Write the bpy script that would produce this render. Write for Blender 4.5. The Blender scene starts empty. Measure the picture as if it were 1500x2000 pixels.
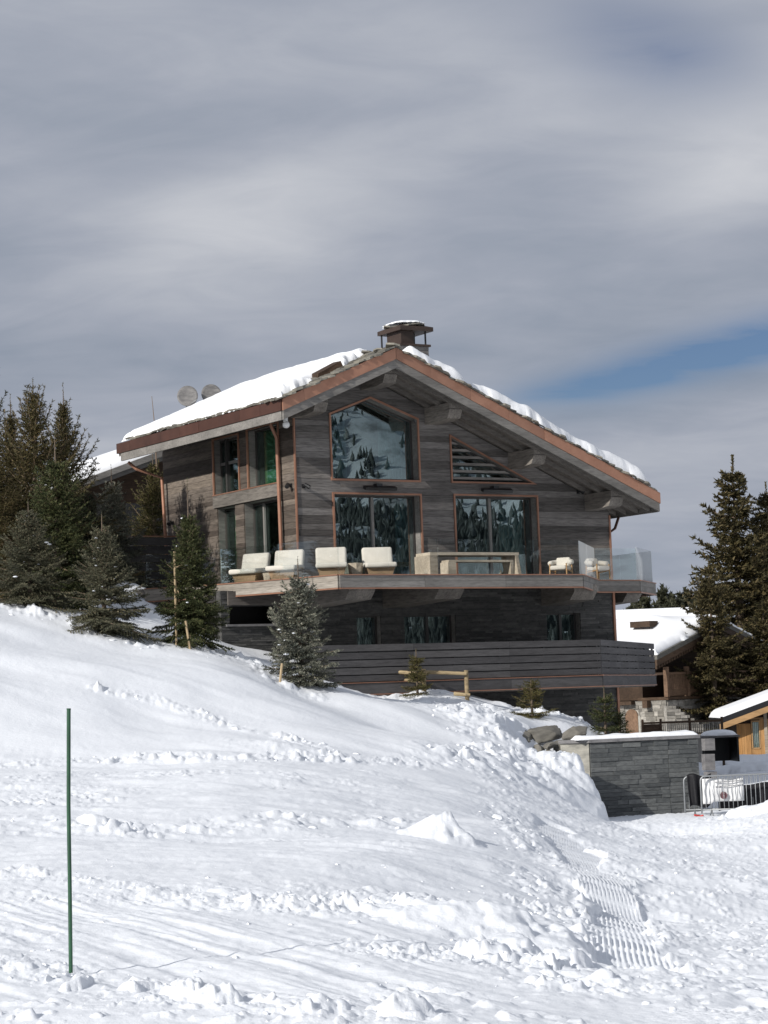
import bpy, bmesh, math, random
import numpy as np
from mathutils import Vector, Matrix

# ------------------------------------------------------------------ camera, light, exposure
scene = bpy.context.scene
col = scene.collection
PITCH, ROLL, FOCAL = .0828, .0372, 4420.0          # all coordinates are metres, z = 0 is the eye level
cf = Vector((0, math.cos(PITCH), math.sin(PITCH)))
cr0 = Vector((1, 0, 0)); cu0 = Vector((0, -math.sin(PITCH), math.cos(PITCH)))
cr = cr0 * math.cos(ROLL) - cu0 * math.sin(ROLL)
cu = cr0 * math.sin(ROLL) + cu0 * math.cos(ROLL)
cam_data = bpy.data.cameras.new('camera')
cam = bpy.data.objects.new('camera', cam_data); col.objects.link(cam)
cam.matrix_world = Matrix(((cr.x, cu.x, -cf.x, 0), (cr.y, cu.y, -cf.y, 0), (cr.z, cu.z, -cf.z, 0), (0, 0, 0, 1)))
cam_data.sensor_fit = 'VERTICAL'; cam_data.sensor_height = 36.0
cam_data.lens = FOCAL / 2000 * 36.0
cam_data.clip_start = .5; cam_data.clip_end = 6000
scene.camera = cam

YAW = .5528                                        # the chalet's front runs along HU, its depth along HV
HU = Vector((math.cos(YAW), math.sin(YAW), 0)); HV = Vector((-math.sin(YAW), math.cos(YAW), 0))
HO = Vector((-2.535, 66.0, 0))

SUN_EL, SUN_PHI = math.radians(27.5), math.radians(12)
sh = -HU * math.cos(SUN_PHI) - HV * math.sin(SUN_PHI)
SUN_FROM = Vector((sh.x * math.cos(SUN_EL), sh.y * math.cos(SUN_EL), math.sin(SUN_EL)))
sd = bpy.data.lights.new('sun', 'SUN'); sd.energy = 4.3; sd.angle = math.radians(.55); sd.color = (1, .965, .915)
sun = bpy.data.objects.new('sun', sd); col.objects.link(sun)
sun.rotation_euler = (-SUN_FROM).to_track_quat('-Z', 'Y').to_euler(); sun.location = SUN_FROM * 100

world = bpy.data.worlds.new('World'); scene.world = world; world.use_nodes = True
def build_world():
    nt = world.node_tree; nt.nodes.clear(); N = nt.nodes.new; L = nt.links.new
    out = N('ShaderNodeOutputWorld'); bg = N('ShaderNodeBackground'); L(bg.outputs[0], out.inputs[0])
    bg.inputs[1].default_value = .1
    sky = N('ShaderNodeTexSky'); sky.sky_type = 'NISHITA'; sky.sun_disc = False
    sky.sun_elevation = SUN_EL; sky.sun_rotation = math.atan2(sh.x, sh.y); sky.altitude = 1800; sky.dust_density = .6
    tc = N('ShaderNodeTexCoord')
    def M(op, a, b=None, c=None):
        n = N('ShaderNodeMath'); n.operation = op
        for i, x in enumerate((a, b, c)):
            if x is None: continue
            if isinstance(x, (int, float)): n.inputs[i].default_value = x
            else: L(x, n.inputs[i])
        return n.outputs[0]
    def dot(v):
        n = N('ShaderNodeVectorMath'); n.operation = 'DOT_PRODUCT'; L(tc.outputs['Generated'], n.inputs[0]); n.inputs[1].default_value = v
        return n.outputs['Value']
    sep = N('ShaderNodeSeparateXYZ'); L(tc.outputs['Generated'], sep.inputs[0])
    X, Y, Z = sep.outputs
    den = M('ADD', M('ABSOLUTE', Z), .22)
    com = N('ShaderNodeCombineXYZ'); L(M('DIVIDE', X, den), com.inputs[0]); L(M('DIVIDE', Y, den), com.inputs[1])
    def noise(scale, detail, rough, rot, stretch, off, dist=0.0):
        mp = N('ShaderNodeMapping'); L(com.outputs[0], mp.inputs[0]); mp.inputs['Rotation'].default_value = (0, 0, rot)
        mp.inputs['Scale'].default_value = stretch; mp.inputs['Location'].default_value = off
        n = N('ShaderNodeTexNoise'); L(mp.outputs[0], n.inputs['Vector']); n.inputs['Scale'].default_value = scale
        n.inputs['Detail'].default_value = detail; n.inputs['Roughness'].default_value = rough; n.inputs['Distortion'].default_value = dist
        return n.outputs['Fac']
    n1 = noise(1.05, 2, .42, .5, (1.0, 1.5, 1), (3.1, 1.7, 0), .2)
    n2 = noise(2.4, 3, .45, .6, (1, 1.5, 1), (.6, 5.2, 0), .3)
    def blob(px, pz, tilt, sa, sb):                # soft patch round a direction: sizes in radians
        g = Vector((px, 1, pz)).normalized(); a0 = Vector((1, 0, 0)); a0 = (a0 - g * a0.dot(g)).normalized(); b0 = g.cross(a0) * -1
        if b0.z < 0: b0 = -b0
        a = a0 * math.cos(tilt) + b0 * math.sin(tilt); b = b0 * math.cos(tilt) - a0 * math.sin(tilt)
        e = M('ADD', M('POWER', M('DIVIDE', M('ABSOLUTE', dot(a)), sa), 2), M('POWER', M('DIVIDE', M('ABSOLUTE', dot(b)), sb), 2))
        m = M('EXPONENT', M('MULTIPLY', e, -1))
        return M('MULTIPLY', m, M('GREATER_THAN', dot(g), 0))
    n3 = noise(6.5, 7, .6, .75, (1, 1.5, 1), (7.7, 2.2, 0), .5); n4 = noise(5.0, 5, .55, .35, (1, 1.6, 1), (1.7, 9.2, 0), 1.2)
    f = M('ADD', M('MULTIPLY', n1, .60), M('MULTIPLY', n2, .42))
    f = M('ADD', f, M('MULTIPLY', M('SUBTRACT', n3, .5), .15)); f = M('ADD', f, M('MULTIPLY', M('SUBTRACT', n4, .5), .20)); f = M('ADD', f, .03)
    f = M('ADD', f, M('MULTIPLY', blob(-.062, .220, .30, .075, .024), .26))
    f = M('ADD', f, M('MULTIPLY', blob(.045, .252, .35, .10, .028), .12))
    f = M('ADD', f, M('MULTIPLY', blob(.16, .105, .1, .10, .022), .17))
    f = M('ADD', f, M('MULTIPLY', blob(.165, .235, .3, .06, .026), .26))
    f = M('SUBTRACT', f, M('MULTIPLY', blob(-.14, .155, .0, .08, .03), .08))
    f = M('SUBTRACT', f, M('MULTIPLY', blob(.06, .165, .12, .16, .018), .12))
    f = M('SUBTRACT', f, M('MULTIPLY', blob(-.12, .30, .1, .09, .03), .07))
    ramp = N('ShaderNodeValToRGB'); L(f, ramp.inputs[0])
    e = ramp.color_ramp.elements
    e[0].position = .36; e[0].color = (2.55, 2.98, 3.72, 1)
    e[1].position = .88; e[1].color = (5.9, 6.05, 6.45, 1)
    m = e.new(.55); m.color = (3.62, 3.92, 4.62, 1)
    gap = M('ADD', M('MULTIPLY', blob(.150, .1485, .21, .062, .0105), 1.35), M('MULTIPLY', blob(.126, .290, -.25, .045, .020), .50))
    gap = M('ADD', gap, M('MULTIPLY', blob(.085, .1350, .10, .03, .006), .55))
    gap = M('MINIMUM', M('MULTIPLY', gap, M('ADD', M('MULTIPLY', M('SUBTRACT', n4, .5), 1.4), M('ADD', .55, M('MULTIPLY', n3, .8)))), .95)
    mixc = N('ShaderNodeMix'); mixc.data_type = 'RGBA'
    cl = N('ShaderNodeClamp'); L(gap, cl.inputs[0])
    L(cl.outputs[0], mixc.inputs['Factor']); L(ramp.outputs[0], mixc.inputs[6])
    hs = N('ShaderNodeHueSaturation'); hs.inputs['Hue'].default_value = .515; hs.inputs['Saturation'].default_value = 1.25; hs.inputs['Value'].default_value = .55; L(sky.outputs[0], hs.inputs['Color'])
    L(hs.outputs[0], mixc.inputs[7]); L(mixc.outputs[2], bg.inputs[0])
build_world()
scene.view_settings.view_transform = 'Standard'; scene.view_settings.look = 'None'
scene.view_settings.exposure = 0; scene.view_settings.gamma = 1; scene.view_settings.use_curve_mapping = False
scene.cycles.max_bounces = 8; scene.cycles.transparent_max_bounces = 16

# ------------------------------------------------------------------ helpers
rng = np.random.default_rng(7); random.seed(7)
def mat(name, base=(.5, .5, .5), rough=.6, metal=0.0, spec=None):
    m = bpy.data.materials.new(name); m.use_nodes = True
    b = m.node_tree.nodes['Principled BSDF']; b.inputs['Base Color'].default_value = (*base, 1)
    b.inputs['Roughness'].default_value = rough; b.inputs['Metallic'].default_value = metal
    if spec is not None: b.inputs['Specular IOR Level'].default_value = spec
    return m, m.node_tree, b
def nd(nt, typ, **kw):
    n = nt.nodes.new(typ)
    for k, v in kw.items():
        if hasattr(n, k): setattr(n, k, v)
        else: n.inputs[k].default_value = v
    return n
def ramp_node(nt, src, stops):
    r = nt.nodes.new('ShaderNodeValToRGB'); nt.links.new(src, r.inputs[0]); e = r.color_ramp.elements
    e[0].position, e[0].color = stops[0][0], (*stops[0][1], 1); e[1].position, e[1].color = stops[-1][0], (*stops[-1][1], 1)
    for p, c in stops[1:-1]: x = e.new(p); x.color = (*c, 1)
    return r.outputs[0]
def mixrgb(nt, fac, a, b, blend='MIX'):
    m = nt.nodes.new('ShaderNodeMix'); m.data_type = 'RGBA'; m.blend_type = blend
    for i, x in ((0, fac), (6, a), (7, b)):
        if isinstance(x, (int, float)): m.inputs[i].default_value = x
        elif isinstance(x, tuple): m.inputs[i].default_value = (*x, 1)
        else: nt.links.new(x, m.inputs[i])
    return m.outputs[2]
def bump(nt, b, h, strength, dist):
    n = nt.nodes.new('ShaderNodeBump'); n.inputs['Strength'].default_value = strength; n.inputs['Distance'].default_value = dist
    nt.links.new(h, n.inputs['Height']); nt.links.new(n.outputs[0], b.inputs['Normal'])
def obj_noise(nt, scale, stretch=(1, 1, 1), detail=4, rough=.55, per_object=True, coord='Object'):
    tc = nt.nodes.new('ShaderNodeTexCoord'); mp = nt.nodes.new('ShaderNodeMapping'); nt.links.new(tc.outputs[coord], mp.inputs[0])
    mp.inputs['Scale'].default_value = stretch
    if per_object:
        oi = nt.nodes.new('ShaderNodeObjectInfo'); mul = nt.nodes.new('ShaderNodeVectorMath'); mul.operation = 'SCALE'
        mul.inputs[0].default_value = (37, 53, 71); nt.links.new(oi.outputs['Random'], mul.inputs['Scale']); nt.links.new(mul.outputs[0], mp.inputs['Location'])
    n = nt.nodes.new('ShaderNodeTexNoise'); nt.links.new(mp.outputs[0], n.inputs['Vector'])
    n.inputs['Scale'].default_value = scale; n.inputs['Detail'].default_value = detail; n.inputs['Roughness'].default_value = rough
    return n.outputs['Fac']

def wood(name, stops, stretch, tint=.5, rough=.75, grain=.5):
    m, nt, b = mat(name, rough=rough, spec=.25)
    oi = nt.nodes.new('ShaderNodeObjectInfo')
    base = ramp_node(nt, oi.outputs['Random'], stops)
    g = obj_noise(nt, 3.0, stretch, 6, .65)
    gc = ramp_node(nt, g, [(.30, (1 - tint,) * 3), (.52, (1, 1, 1)), (.75, (1 + tint * .7,) * 3)])
    c = mixrgb(nt, 1.0, base, gc, 'MULTIPLY')
    k = obj_noise(nt, 1.3, tuple(.25 * s for s in stretch), 3, .5)
    kc = ramp_node(nt, k, [(.35, (.72, .70, .68)), (.65, (1.18, 1.15, 1.12))])
    c = mixrgb(nt, .8, c, kc, 'MULTIPLY')
    nt.links.new(c, b.inputs['Base Color']); bump(nt, b, g, grain, .012)
    return m
FR, SI = (.9, 9, 9), (9, .9, 9)
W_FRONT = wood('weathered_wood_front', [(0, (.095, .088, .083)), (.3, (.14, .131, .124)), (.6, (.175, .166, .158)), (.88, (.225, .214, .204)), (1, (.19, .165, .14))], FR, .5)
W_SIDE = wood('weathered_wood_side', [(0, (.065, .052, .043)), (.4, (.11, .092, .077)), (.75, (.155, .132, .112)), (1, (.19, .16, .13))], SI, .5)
W_GREY = wood('grey_board', [(0, (.185, .178, .165)), (1, (.235, .225, .21))], (1.2, 4, 7), .3)
W_DARK = wood('dark_soffit_wood', [(0, (.115, .105, .094)), (1, (.17, .155, .14))], (1.2, 6, 6), .35)
W_RAFTER = wood('rafter_wood', [(0, (.135, .125, .112)), (1, (.18, .168, .152))], (1.2, 5, 6), .35)
W_BEAM = wood('beam_wood', [(0, (.165, .152, .136)), (1, (.25, .23, .205))], (7, 1.0, 7), .45)
W_FASCIA = wood('deck_fascia_wood', [(0, (.26, .235, .20)), (1, (.34, .31, .27))], (1.0, 1.0, 8), .35)
W_SLAT = wood('charcoal_slat', [(0, (.072, .070, .072)), (1, (.10, .097, .098))], (1, 1, 8), .3)
W_LOG = wood('peeled_log', [(0, (.30, .235, .14)), (1, (.38, .30, .18))], (2, 6, 6), .4)
W_STAKE = wood('pale_stake', [(0, (.40, .31, .19)), (1, (.48, .37, .23))], (6, 6, 1), .3)
W_OLD2 = wood('brown_rail_wood', [(0, (.14, .088, .055)), (1, (.19, .12, .078))], (1, 5, 5), .35)
W_CABIN = wood('honey_board', [(0, (.45, .24, .09)), (1, (.54, .31, .13))], (8, 8, .8), .3)
W_CABIN_TRIM = wood('honey_trim', [(0, (.44, .27, .13)), (1, (.50, .32, .16))], (1, 6, 6), .25)
W_OLD = wood('old_brown_wood', [(0, (.055, .035, .023)), (1, (.085, .054, .034))], (1, 5, 5), .4)
W_TABLE = wood('pale_weathered_table', [(0, (.40, .345, .265)), (1, (.50, .44, .35))], (1, 5, 5), .3)
W_CHAIR = wood('teak_base', [(0, (.36, .25, .15)), (1, (.42, .30, .19))], (1, 5, 5), .3)
M_INT = mat('interior_dark', (.035, .032, .03), .8)[0]
M_FRAME = mat('dark_frame', (.045, .04, .036), .5)[0]
M_MULL = mat('grey_mullion', (.20, .19, .175), .5)[0]
M_BLACK = mat('black_metal', (.014, .014, .015), .45)[0]
M_STEEL = mat('galvanised_steel', (.33, .34, .345), .45, .5)[0]
M_PLASTIC = mat('white_plastic', (.7, .7, .68), .4)[0]
M_RED = mat('red_plastic', (.5, .05, .04), .5)[0]

def copper(name, c0, c1, metal, rough):
    m, nt, b = mat(name, rough=rough, metal=metal)
    n = obj_noise(nt, 2.2, (1, 1, 1), 5, .6)
    c = ramp_node(nt, n, [(.3, c0), (.7, c1)])
    oi = nt.nodes.new('ShaderNodeObjectInfo'); v = ramp_node(nt, oi.outputs['Random'], [(0, (.86, .86, .86)), (1, (1.12, 1.1, 1.08))])
    nt.links.new(mixrgb(nt, 1.0, c, v, 'MULTIPLY'), b.inputs['Base Color'])
    n2 = obj_noise(nt, 9, (1, 1, 1), 3, .5); bump(nt, b, n2, .15, .01)
    return m
M_COPPER = copper('copper_sheet', (.32, .160, .105), (.42, .225, .15), .35, .55)
M_COPPER_DARK = copper('aged_copper', (.066, .028, .019), (.092, .040, .027), .25, .6)
M_BURNT = copper('burnt_copper', (.045, .030, .023), (.07, .044, .033), .2, .6)
M_TRIM = copper('copper_trim', (.30, .15, .095), (.39, .205, .135), .4, .45)

def stone(name, stops, rough=.75, scale=6, strength=.5, spec=.35):
    m, nt, b = mat(name, rough=rough, spec=spec)
    oi = nt.nodes.new('ShaderNodeObjectInfo'); gi = nt.nodes.new('ShaderNodeNewGeometry')
    ad = nd(nt, 'ShaderNodeMath', operation='ADD'); nt.links.new(oi.outputs['Random'], ad.inputs[0]); nt.links.new(gi.outputs['Random Per Island'], ad.inputs[1])
    fr = nd(nt, 'ShaderNodeMath', operation='FRACT'); nt.links.new(ad.outputs[0], fr.inputs[0])
    base = ramp_node(nt, fr.outputs[0], stops)
    n = obj_noise(nt, scale, (1, 1, 2.5), 6, .65)
    gc = ramp_node(nt, n, [(.3, (.62, .62, .64)), (.7, (1.32, 1.3, 1.28))])
    nt.links.new(mixrgb(nt, 1.0, base, gc, 'MULTIPLY'), b.inputs['Base Color']); bump(nt, b, n, strength, .02)
    return m
M_SLATE = stone('slate_stone', [(0, (.070, .075, .076)), (.5, (.098, .104, .103)), (1, (.14, .146, .143))])
M_SLATE_DARK = stone('dark_slate', [(0, (.058, .058, .055)), (.6, (.084, .083, .078)), (1, (.12, .118, .11))])
M_LAUZE = stone('roof_stone', [(0, (.12, .115, .10)), (.5, (.19, .18, .15)), (1, (.27, .255, .21))], .8, 5)
M_ROCK = stone('boulder', [(0, (.12, .115, .10)), (1, (.20, .19, .165))], .85, 2.2, .9)
M_RUBBLE = stone('rubble_stone', [(0, (.16, .15, .13)), (.5, (.25, .235, .205)), (1, (.36, .34, .30))], .85, 5)
M_CONC = stone('pale_concrete', [(0, (.32, .31, .27)), (1, (.36, .35, .31))], .85, 3, .2)
M_GREYSTONE = stone('grey_pier_stone', [(0, (.17, .165, .165)), (1, (.23, .225, .225))], .85, 3, .3)
M_ASPH = mat('asphalt', (.085, .07, .06), .8)[0]

def snow_mat(name, tone=(.85, .872, .905), s1=9.0, d1=.03, s2=55.0, d2=.008):
    m, nt, b = mat(name, tone, .62, 0, .2)
    n = obj_noise(nt, s1, (1, 1, 1), 5, .65, False); n2 = obj_noise(nt, s2, (1, 1, 1), 3, .6, False)
    a = nd(nt, 'ShaderNodeBump'); a.inputs['Strength'].default_value = .40; a.inputs['Distance'].default_value = d2; nt.links.new(n2, a.inputs['Height'])
    c = nd(nt, 'ShaderNodeBump'); c.inputs['Strength'].default_value = .38; c.inputs['Distance'].default_value = d1; nt.links.new(n, c.inputs['Height'])
    nt.links.new(a.outputs[0], c.inputs['Normal']); nt.links.new(c.outputs[0], b.inputs['Normal'])
    k = obj_noise(nt, .8, (1, 1, 1), 3, .5, False)
    nt.links.new(ramp_node(nt, k, [(.3, tuple(x * .965 for x in tone)), (.7, tone)]), b.inputs['Base Color'])
    return m
M_SNOW = snow_mat('snow')
M_SNOW_ROOF = snow_mat('roof_snow_material', (.88, .89, .905), 3.5, .03, 30, .006)

def glass(name, refl, tint, gain=1.0):
    m = bpy.data.materials.new(name); m.use_nodes = True; nt = m.node_tree; nt.nodes.clear()
    out = nt.nodes.new('ShaderNodeOutputMaterial'); tr = nt.nodes.new('ShaderNodeBsdfTransparent'); gl = nt.nodes.new('ShaderNodeBsdfGlossy')
    tr.inputs[0].default_value = (*tint, 1); gl.inputs['Roughness'].default_value = .0; gl.inputs[0].default_value = (.86, .97, .97, 1)
    fr = nt.nodes.new('ShaderNodeFresnel'); fr.inputs[0].default_value = 1.5
    ad = nd(nt, 'ShaderNodeMath', operation='MULTIPLY_ADD'); nt.links.new(fr.outputs[0], ad.inputs[0]); ad.inputs[1].default_value = gain; ad.inputs[2].default_value = refl
    ad.use_clamp = True
    mx = nt.nodes.new('ShaderNodeMixShader'); nt.links.new(ad.outputs[0], mx.inputs[0]); nt.links.new(tr.outputs[0], mx.inputs[1]); nt.links.new(gl.outputs[0], mx.inputs[2])
    n = obj_noise(nt, 1.1, (1, 1, 1), 2, .5); bp = nd(nt, 'ShaderNodeBump'); bp.inputs['Strength'].default_value = .025; bp.inputs['Distance'].default_value = .02
    nt.links.new(n, bp.inputs['Height'])
    if refl > .1: nt.links.new(bp.outputs[0], gl.inputs['Normal'])
    nt.links.new(mx.outputs[0], out.inputs[0])
    return m
M_PANE = glass('window_glass', .23, (.60, .70, .72))
M_PANE_SIDE = glass('side_window_glass', .0, (.9, .95, .92), .8)
M_RAIL = glass('rail_glass', .012, (.985, .992, .993), .5)
def glare_glass(name, k):
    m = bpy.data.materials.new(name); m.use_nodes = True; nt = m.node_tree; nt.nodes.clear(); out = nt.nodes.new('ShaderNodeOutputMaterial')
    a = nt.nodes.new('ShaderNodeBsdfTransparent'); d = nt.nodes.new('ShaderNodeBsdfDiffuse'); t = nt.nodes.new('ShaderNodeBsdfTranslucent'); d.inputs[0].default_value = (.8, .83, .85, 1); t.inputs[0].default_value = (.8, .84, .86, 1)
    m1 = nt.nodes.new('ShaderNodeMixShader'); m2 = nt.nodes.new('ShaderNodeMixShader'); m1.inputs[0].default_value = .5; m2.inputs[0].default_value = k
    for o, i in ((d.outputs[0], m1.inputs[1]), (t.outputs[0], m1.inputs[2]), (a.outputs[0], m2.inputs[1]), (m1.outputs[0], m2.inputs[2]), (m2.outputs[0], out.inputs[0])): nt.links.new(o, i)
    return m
M_GLARE = glare_glass('painted_glare_glass', .75); M_SHEEN = glare_glass('painted_sheen_glass', .30)  # pale diffuse colour paints in sun glare and sky reflection on clear glass

def fabric(name, c, scale=40, rough=.9):
    m, nt, b = mat(name, c, rough, 0, .15)
    n = obj_noise(nt, scale, (1, 1, 1), 3, .6); bump(nt, b, n, .35, .006)
    k = obj_noise(nt, 3, (1, 1, 1), 3, .5)
    nt.links.new(ramp_node(nt, k, [(.3, tuple(x * .88 for x in c)), (.7, tuple(min(1, x * 1.04) for x in c))]), b.inputs['Base Color'])
    return m
M_CREAM = fabric('cream_fabric', (.66, .62, .54))
M_CURTAIN = fabric('green_curtain', (.13, .36, .19)); M_CURTAIN2 = fabric('sage_curtain', (.42, .52, .48))
M_TARP = fabric('black_tarp', (.016, .016, .018), 12, .55); M_BANNER = fabric('white_banner', (.78, .78, .78), 10, .6)

class MB:
    """collects shapes and links them as one mesh object"""
    def __init__(s, f=None): s.v = []; s.f = []; s.map = f
    def add(s, vs, fs):
        n = len(s.v); s.v += [tuple(s.map(*v)) if s.map else tuple(v) for v in vs]; s.f += [tuple(i + n for i in f) for f in fs]; return s
    def box(s, x0, x1, y0, y1, z0, z1):
        return s.add([(x0, y0, z0), (x1, y0, z0), (x1, y1, z0), (x0, y1, z0), (x0, y0, z1), (x1, y0, z1), (x1, y1, z1), (x0, y1, z1)],
                     [(0, 3, 2, 1), (4, 5, 6, 7), (0, 1, 5, 4), (1, 2, 6, 5), (2, 3, 7, 6), (3, 0, 4, 7)])
    def prism(s, poly, d0, d1, axes='xz'):          # polygon in two axes, extruded along the third
        n = len(poly)
        P = {'xz': lambda p, d: (p[0], d, p[1]), 'xy': lambda p, d: (p[0], p[1], d), 'yz': lambda p, d: (d, p[0], p[1])}[axes]
        return s.add([P(p, d0) for p in poly] + [P(p, d1) for p in poly], [tuple(range(n))[::-1], tuple(range(n, 2 * n))] + [(i, (i + 1) % n, n + (i + 1) % n, n + i) for i in range(n)])
    def bar(s, a, b, w, h, up=(0, 0, 1)):
        a, b, up = Vector(a), Vector(b), Vector(up); d = (b - a).normalized(); x = d.cross(up)
        if x.length < 1e-4: x = d.cross(Vector((1, 0, 0)))
        x.normalize(); y = x.cross(d); x *= w / 2; y *= h / 2
        return s.add([a - x - y, a + x - y, a + x + y, a - x + y, b - x - y, b + x - y, b + x + y, b - x + y],
                     [(0, 1, 2, 3), (7, 6, 5, 4), (0, 4, 5, 1), (1, 5, 6, 2), (2, 6, 7, 3), (3, 7, 4, 0)])
    def tube(s, pts, r, n=8, r2=None):
        pts = [Vector(p) for p in pts]; m = len(pts); vs = []; x = None
        for i, p in enumerate(pts):
            d = (pts[min(i + 1, m - 1)] - pts[max(i - 1, 0)]).normalized()
            if x is None:
                x = d.cross(Vector((0, 0, 1)))
                if x.length < 1e-3: x = d.cross(Vector((0, 1, 0)))
            x = (x - d * x.dot(d)).normalized(); y = d.cross(x)
            rr = r if r2 is None else r + (r2 - r) * i / (m - 1)
            vs += [p + (x * math.cos(2 * math.pi * k / n) + y * math.sin(2 * math.pi * k / n)) * rr for k in range(n)]
        fs = [(i * n + k, i * n + (k + 1) % n, (i + 1) * n + (k + 1) % n, (i + 1) * n + k) for i in range(m - 1) for k in range(n)]
        return s.add(vs, fs + [tuple(range(n))[::-1], tuple(range((m - 1) * n, m * n))])
    def rbox(s, c, size, r=.05, seg=3, rot=(0, 0, 0)):
        bm = bmesh.new(); bmesh.ops.create_cube(bm, size=1)
        bmesh.ops.scale(bm, vec=size, verts=bm.verts)
        bmesh.ops.bevel(bm, geom=bm.edges[:] + bm.verts[:], offset=r, segments=seg, profile=.5, affect='EDGES')
        from mathutils import Euler
        bmesh.ops.transform(bm, matrix=Matrix.Translation(c) @ Euler(rot).to_matrix().to_4x4(), verts=bm.verts)
        bm.verts.index_update(); s.add([v.co[:] for v in bm.verts], [[v.index for v in f.verts] for f in bm.faces]); bm.free(); return s
    def build(s, name, m, parent=None, smooth=False):
        me = bpy.data.meshes.new(name); me.from_pydata([tuple(v) for v in s.v], [], s.f); me.materials.append(m)
        bm = bmesh.new(); bm.from_mesh(me); bmesh.ops.recalc_face_normals(bm, faces=bm.faces); bm.to_mesh(me); bm.free()
        if smooth: me.shade_smooth()
        return link(name, me, parent)
def link(name, me, parent=None):
    o = bpy.data.objects.new(name, me); col.objects.link(o)
    if parent: o.parent = parent
    return o
def tag(o, label=None, cat=None, group=None, kind=None):
    if label: o['label'] = label
    if cat: o['category'] = cat
    if group: o['group'] = group
    if kind: o['kind'] = kind
    return o
def thing(name, label, cat, loc=(0, 0, 0), rz=0.0, group=None):
    o = bpy.data.objects.new(name, None); col.objects.link(o); o.location = loc; o.rotation_euler = (0, 0, rz)
    o.empty_display_size = .3
    return tag(o, label, cat, group)
def copy_tree(o, parent=None):
    c = o.copy(); col.objects.link(c); c.parent = parent
    for ch in list(o.children): copy_tree(ch, c)
    return c
def np_mesh(name, V, F, m, parent=None, smooth=True):
    me = bpy.data.meshes.new(name); n = F.shape[1]
    me.vertices.add(len(V)); me.vertices.foreach_set('co', np.ascontiguousarray(V, np.float32).ravel())
    me.loops.add(F.size); me.loops.foreach_set('vertex_index', np.ascontiguousarray(F, np.int32).ravel())
    me.polygons.add(len(F)); me.polygons.foreach_set('loop_start', np.arange(0, F.size, n, dtype=np.int32))
    if smooth: me.polygons.foreach_set('use_smooth', np.ones(len(F), bool))
    me.materials.append(m); me.update(calc_edges=True); me.validate()
    return link(name, me, parent)
def H(u, v, z): return HO + HU * u + HV * v + Vector((0, 0, z))

# ------------------------------------------------------------------ noise
def _hash(ix, iy, seed):
    h = (ix.astype(np.int64) * 374761393 + iy.astype(np.int64) * 668265263 + seed * 974634777) & 0xffffffff
    h = ((h ^ (h >> 13)) * 1274126177) & 0xffffffff
    return ((h ^ (h >> 16)) & 0xffff) / 65535.0
def vnoise(x, y, seed=0):
    ix, iy = np.floor(x), np.floor(y); fx, fy = x - ix, y - iy
    fx = fx * fx * fx * (fx * (fx * 6 - 15) + 10); fy = fy * fy * fy * (fy * (fy * 6 - 15) + 10)
    a, b = _hash(ix, iy, seed), _hash(ix + 1, iy, seed); c, d = _hash(ix, iy + 1, seed), _hash(ix + 1, iy + 1, seed)
    return (a + (b - a) * fx) * (1 - fy) + (c + (d - c) * fx) * fy
def fbm(x, y, seed=0, octv=4, gain=.5, ridged=False):
    t = 0; amp = 1; tot = 0
    for o in range(octv):
        ca, sa = math.cos(.6 * o), math.sin(.6 * o)
        n = vnoise((x * ca - y * sa) * 2 ** o, (x * sa + y * ca) * 2 ** o, seed + o * 17) * 2 - 1
        if ridged: n = 1 - 2 * np.abs(n)
        t = t + n * amp; tot += amp; amp *= gain
    return t / tot
def sstep(a, b, x): t = np.clip((x - a) / (b - a), 0, 1); return t * t * (3 - 2 * t)
def seg_dist(x, y, pts):
    """distance to a polyline, the length along it, the signed side"""
    best = np.full(x.shape, 1e9); al = np.zeros(x.shape); sd = np.zeros(x.shape); acc = 0
    for (x0, y0), (x1, y1) in zip(pts[:-1], pts[1:]):
        dx, dy = x1 - x0, y1 - y0; l = math.hypot(dx, dy); t = np.clip(((x - x0) * dx + (y - y0) * dy) / l / l, 0, 1)
        ex, ey = x - x0 - t * dx, y - y0 - t * dy; d = np.hypot(ex, ey); k = d < best
        best = np.where(k, d, best); al = np.where(k, acc + t * l, al); sd = np.where(k, (ex * dy - ey * dx) / l, sd); acc += l
    return best, al, sd
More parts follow.
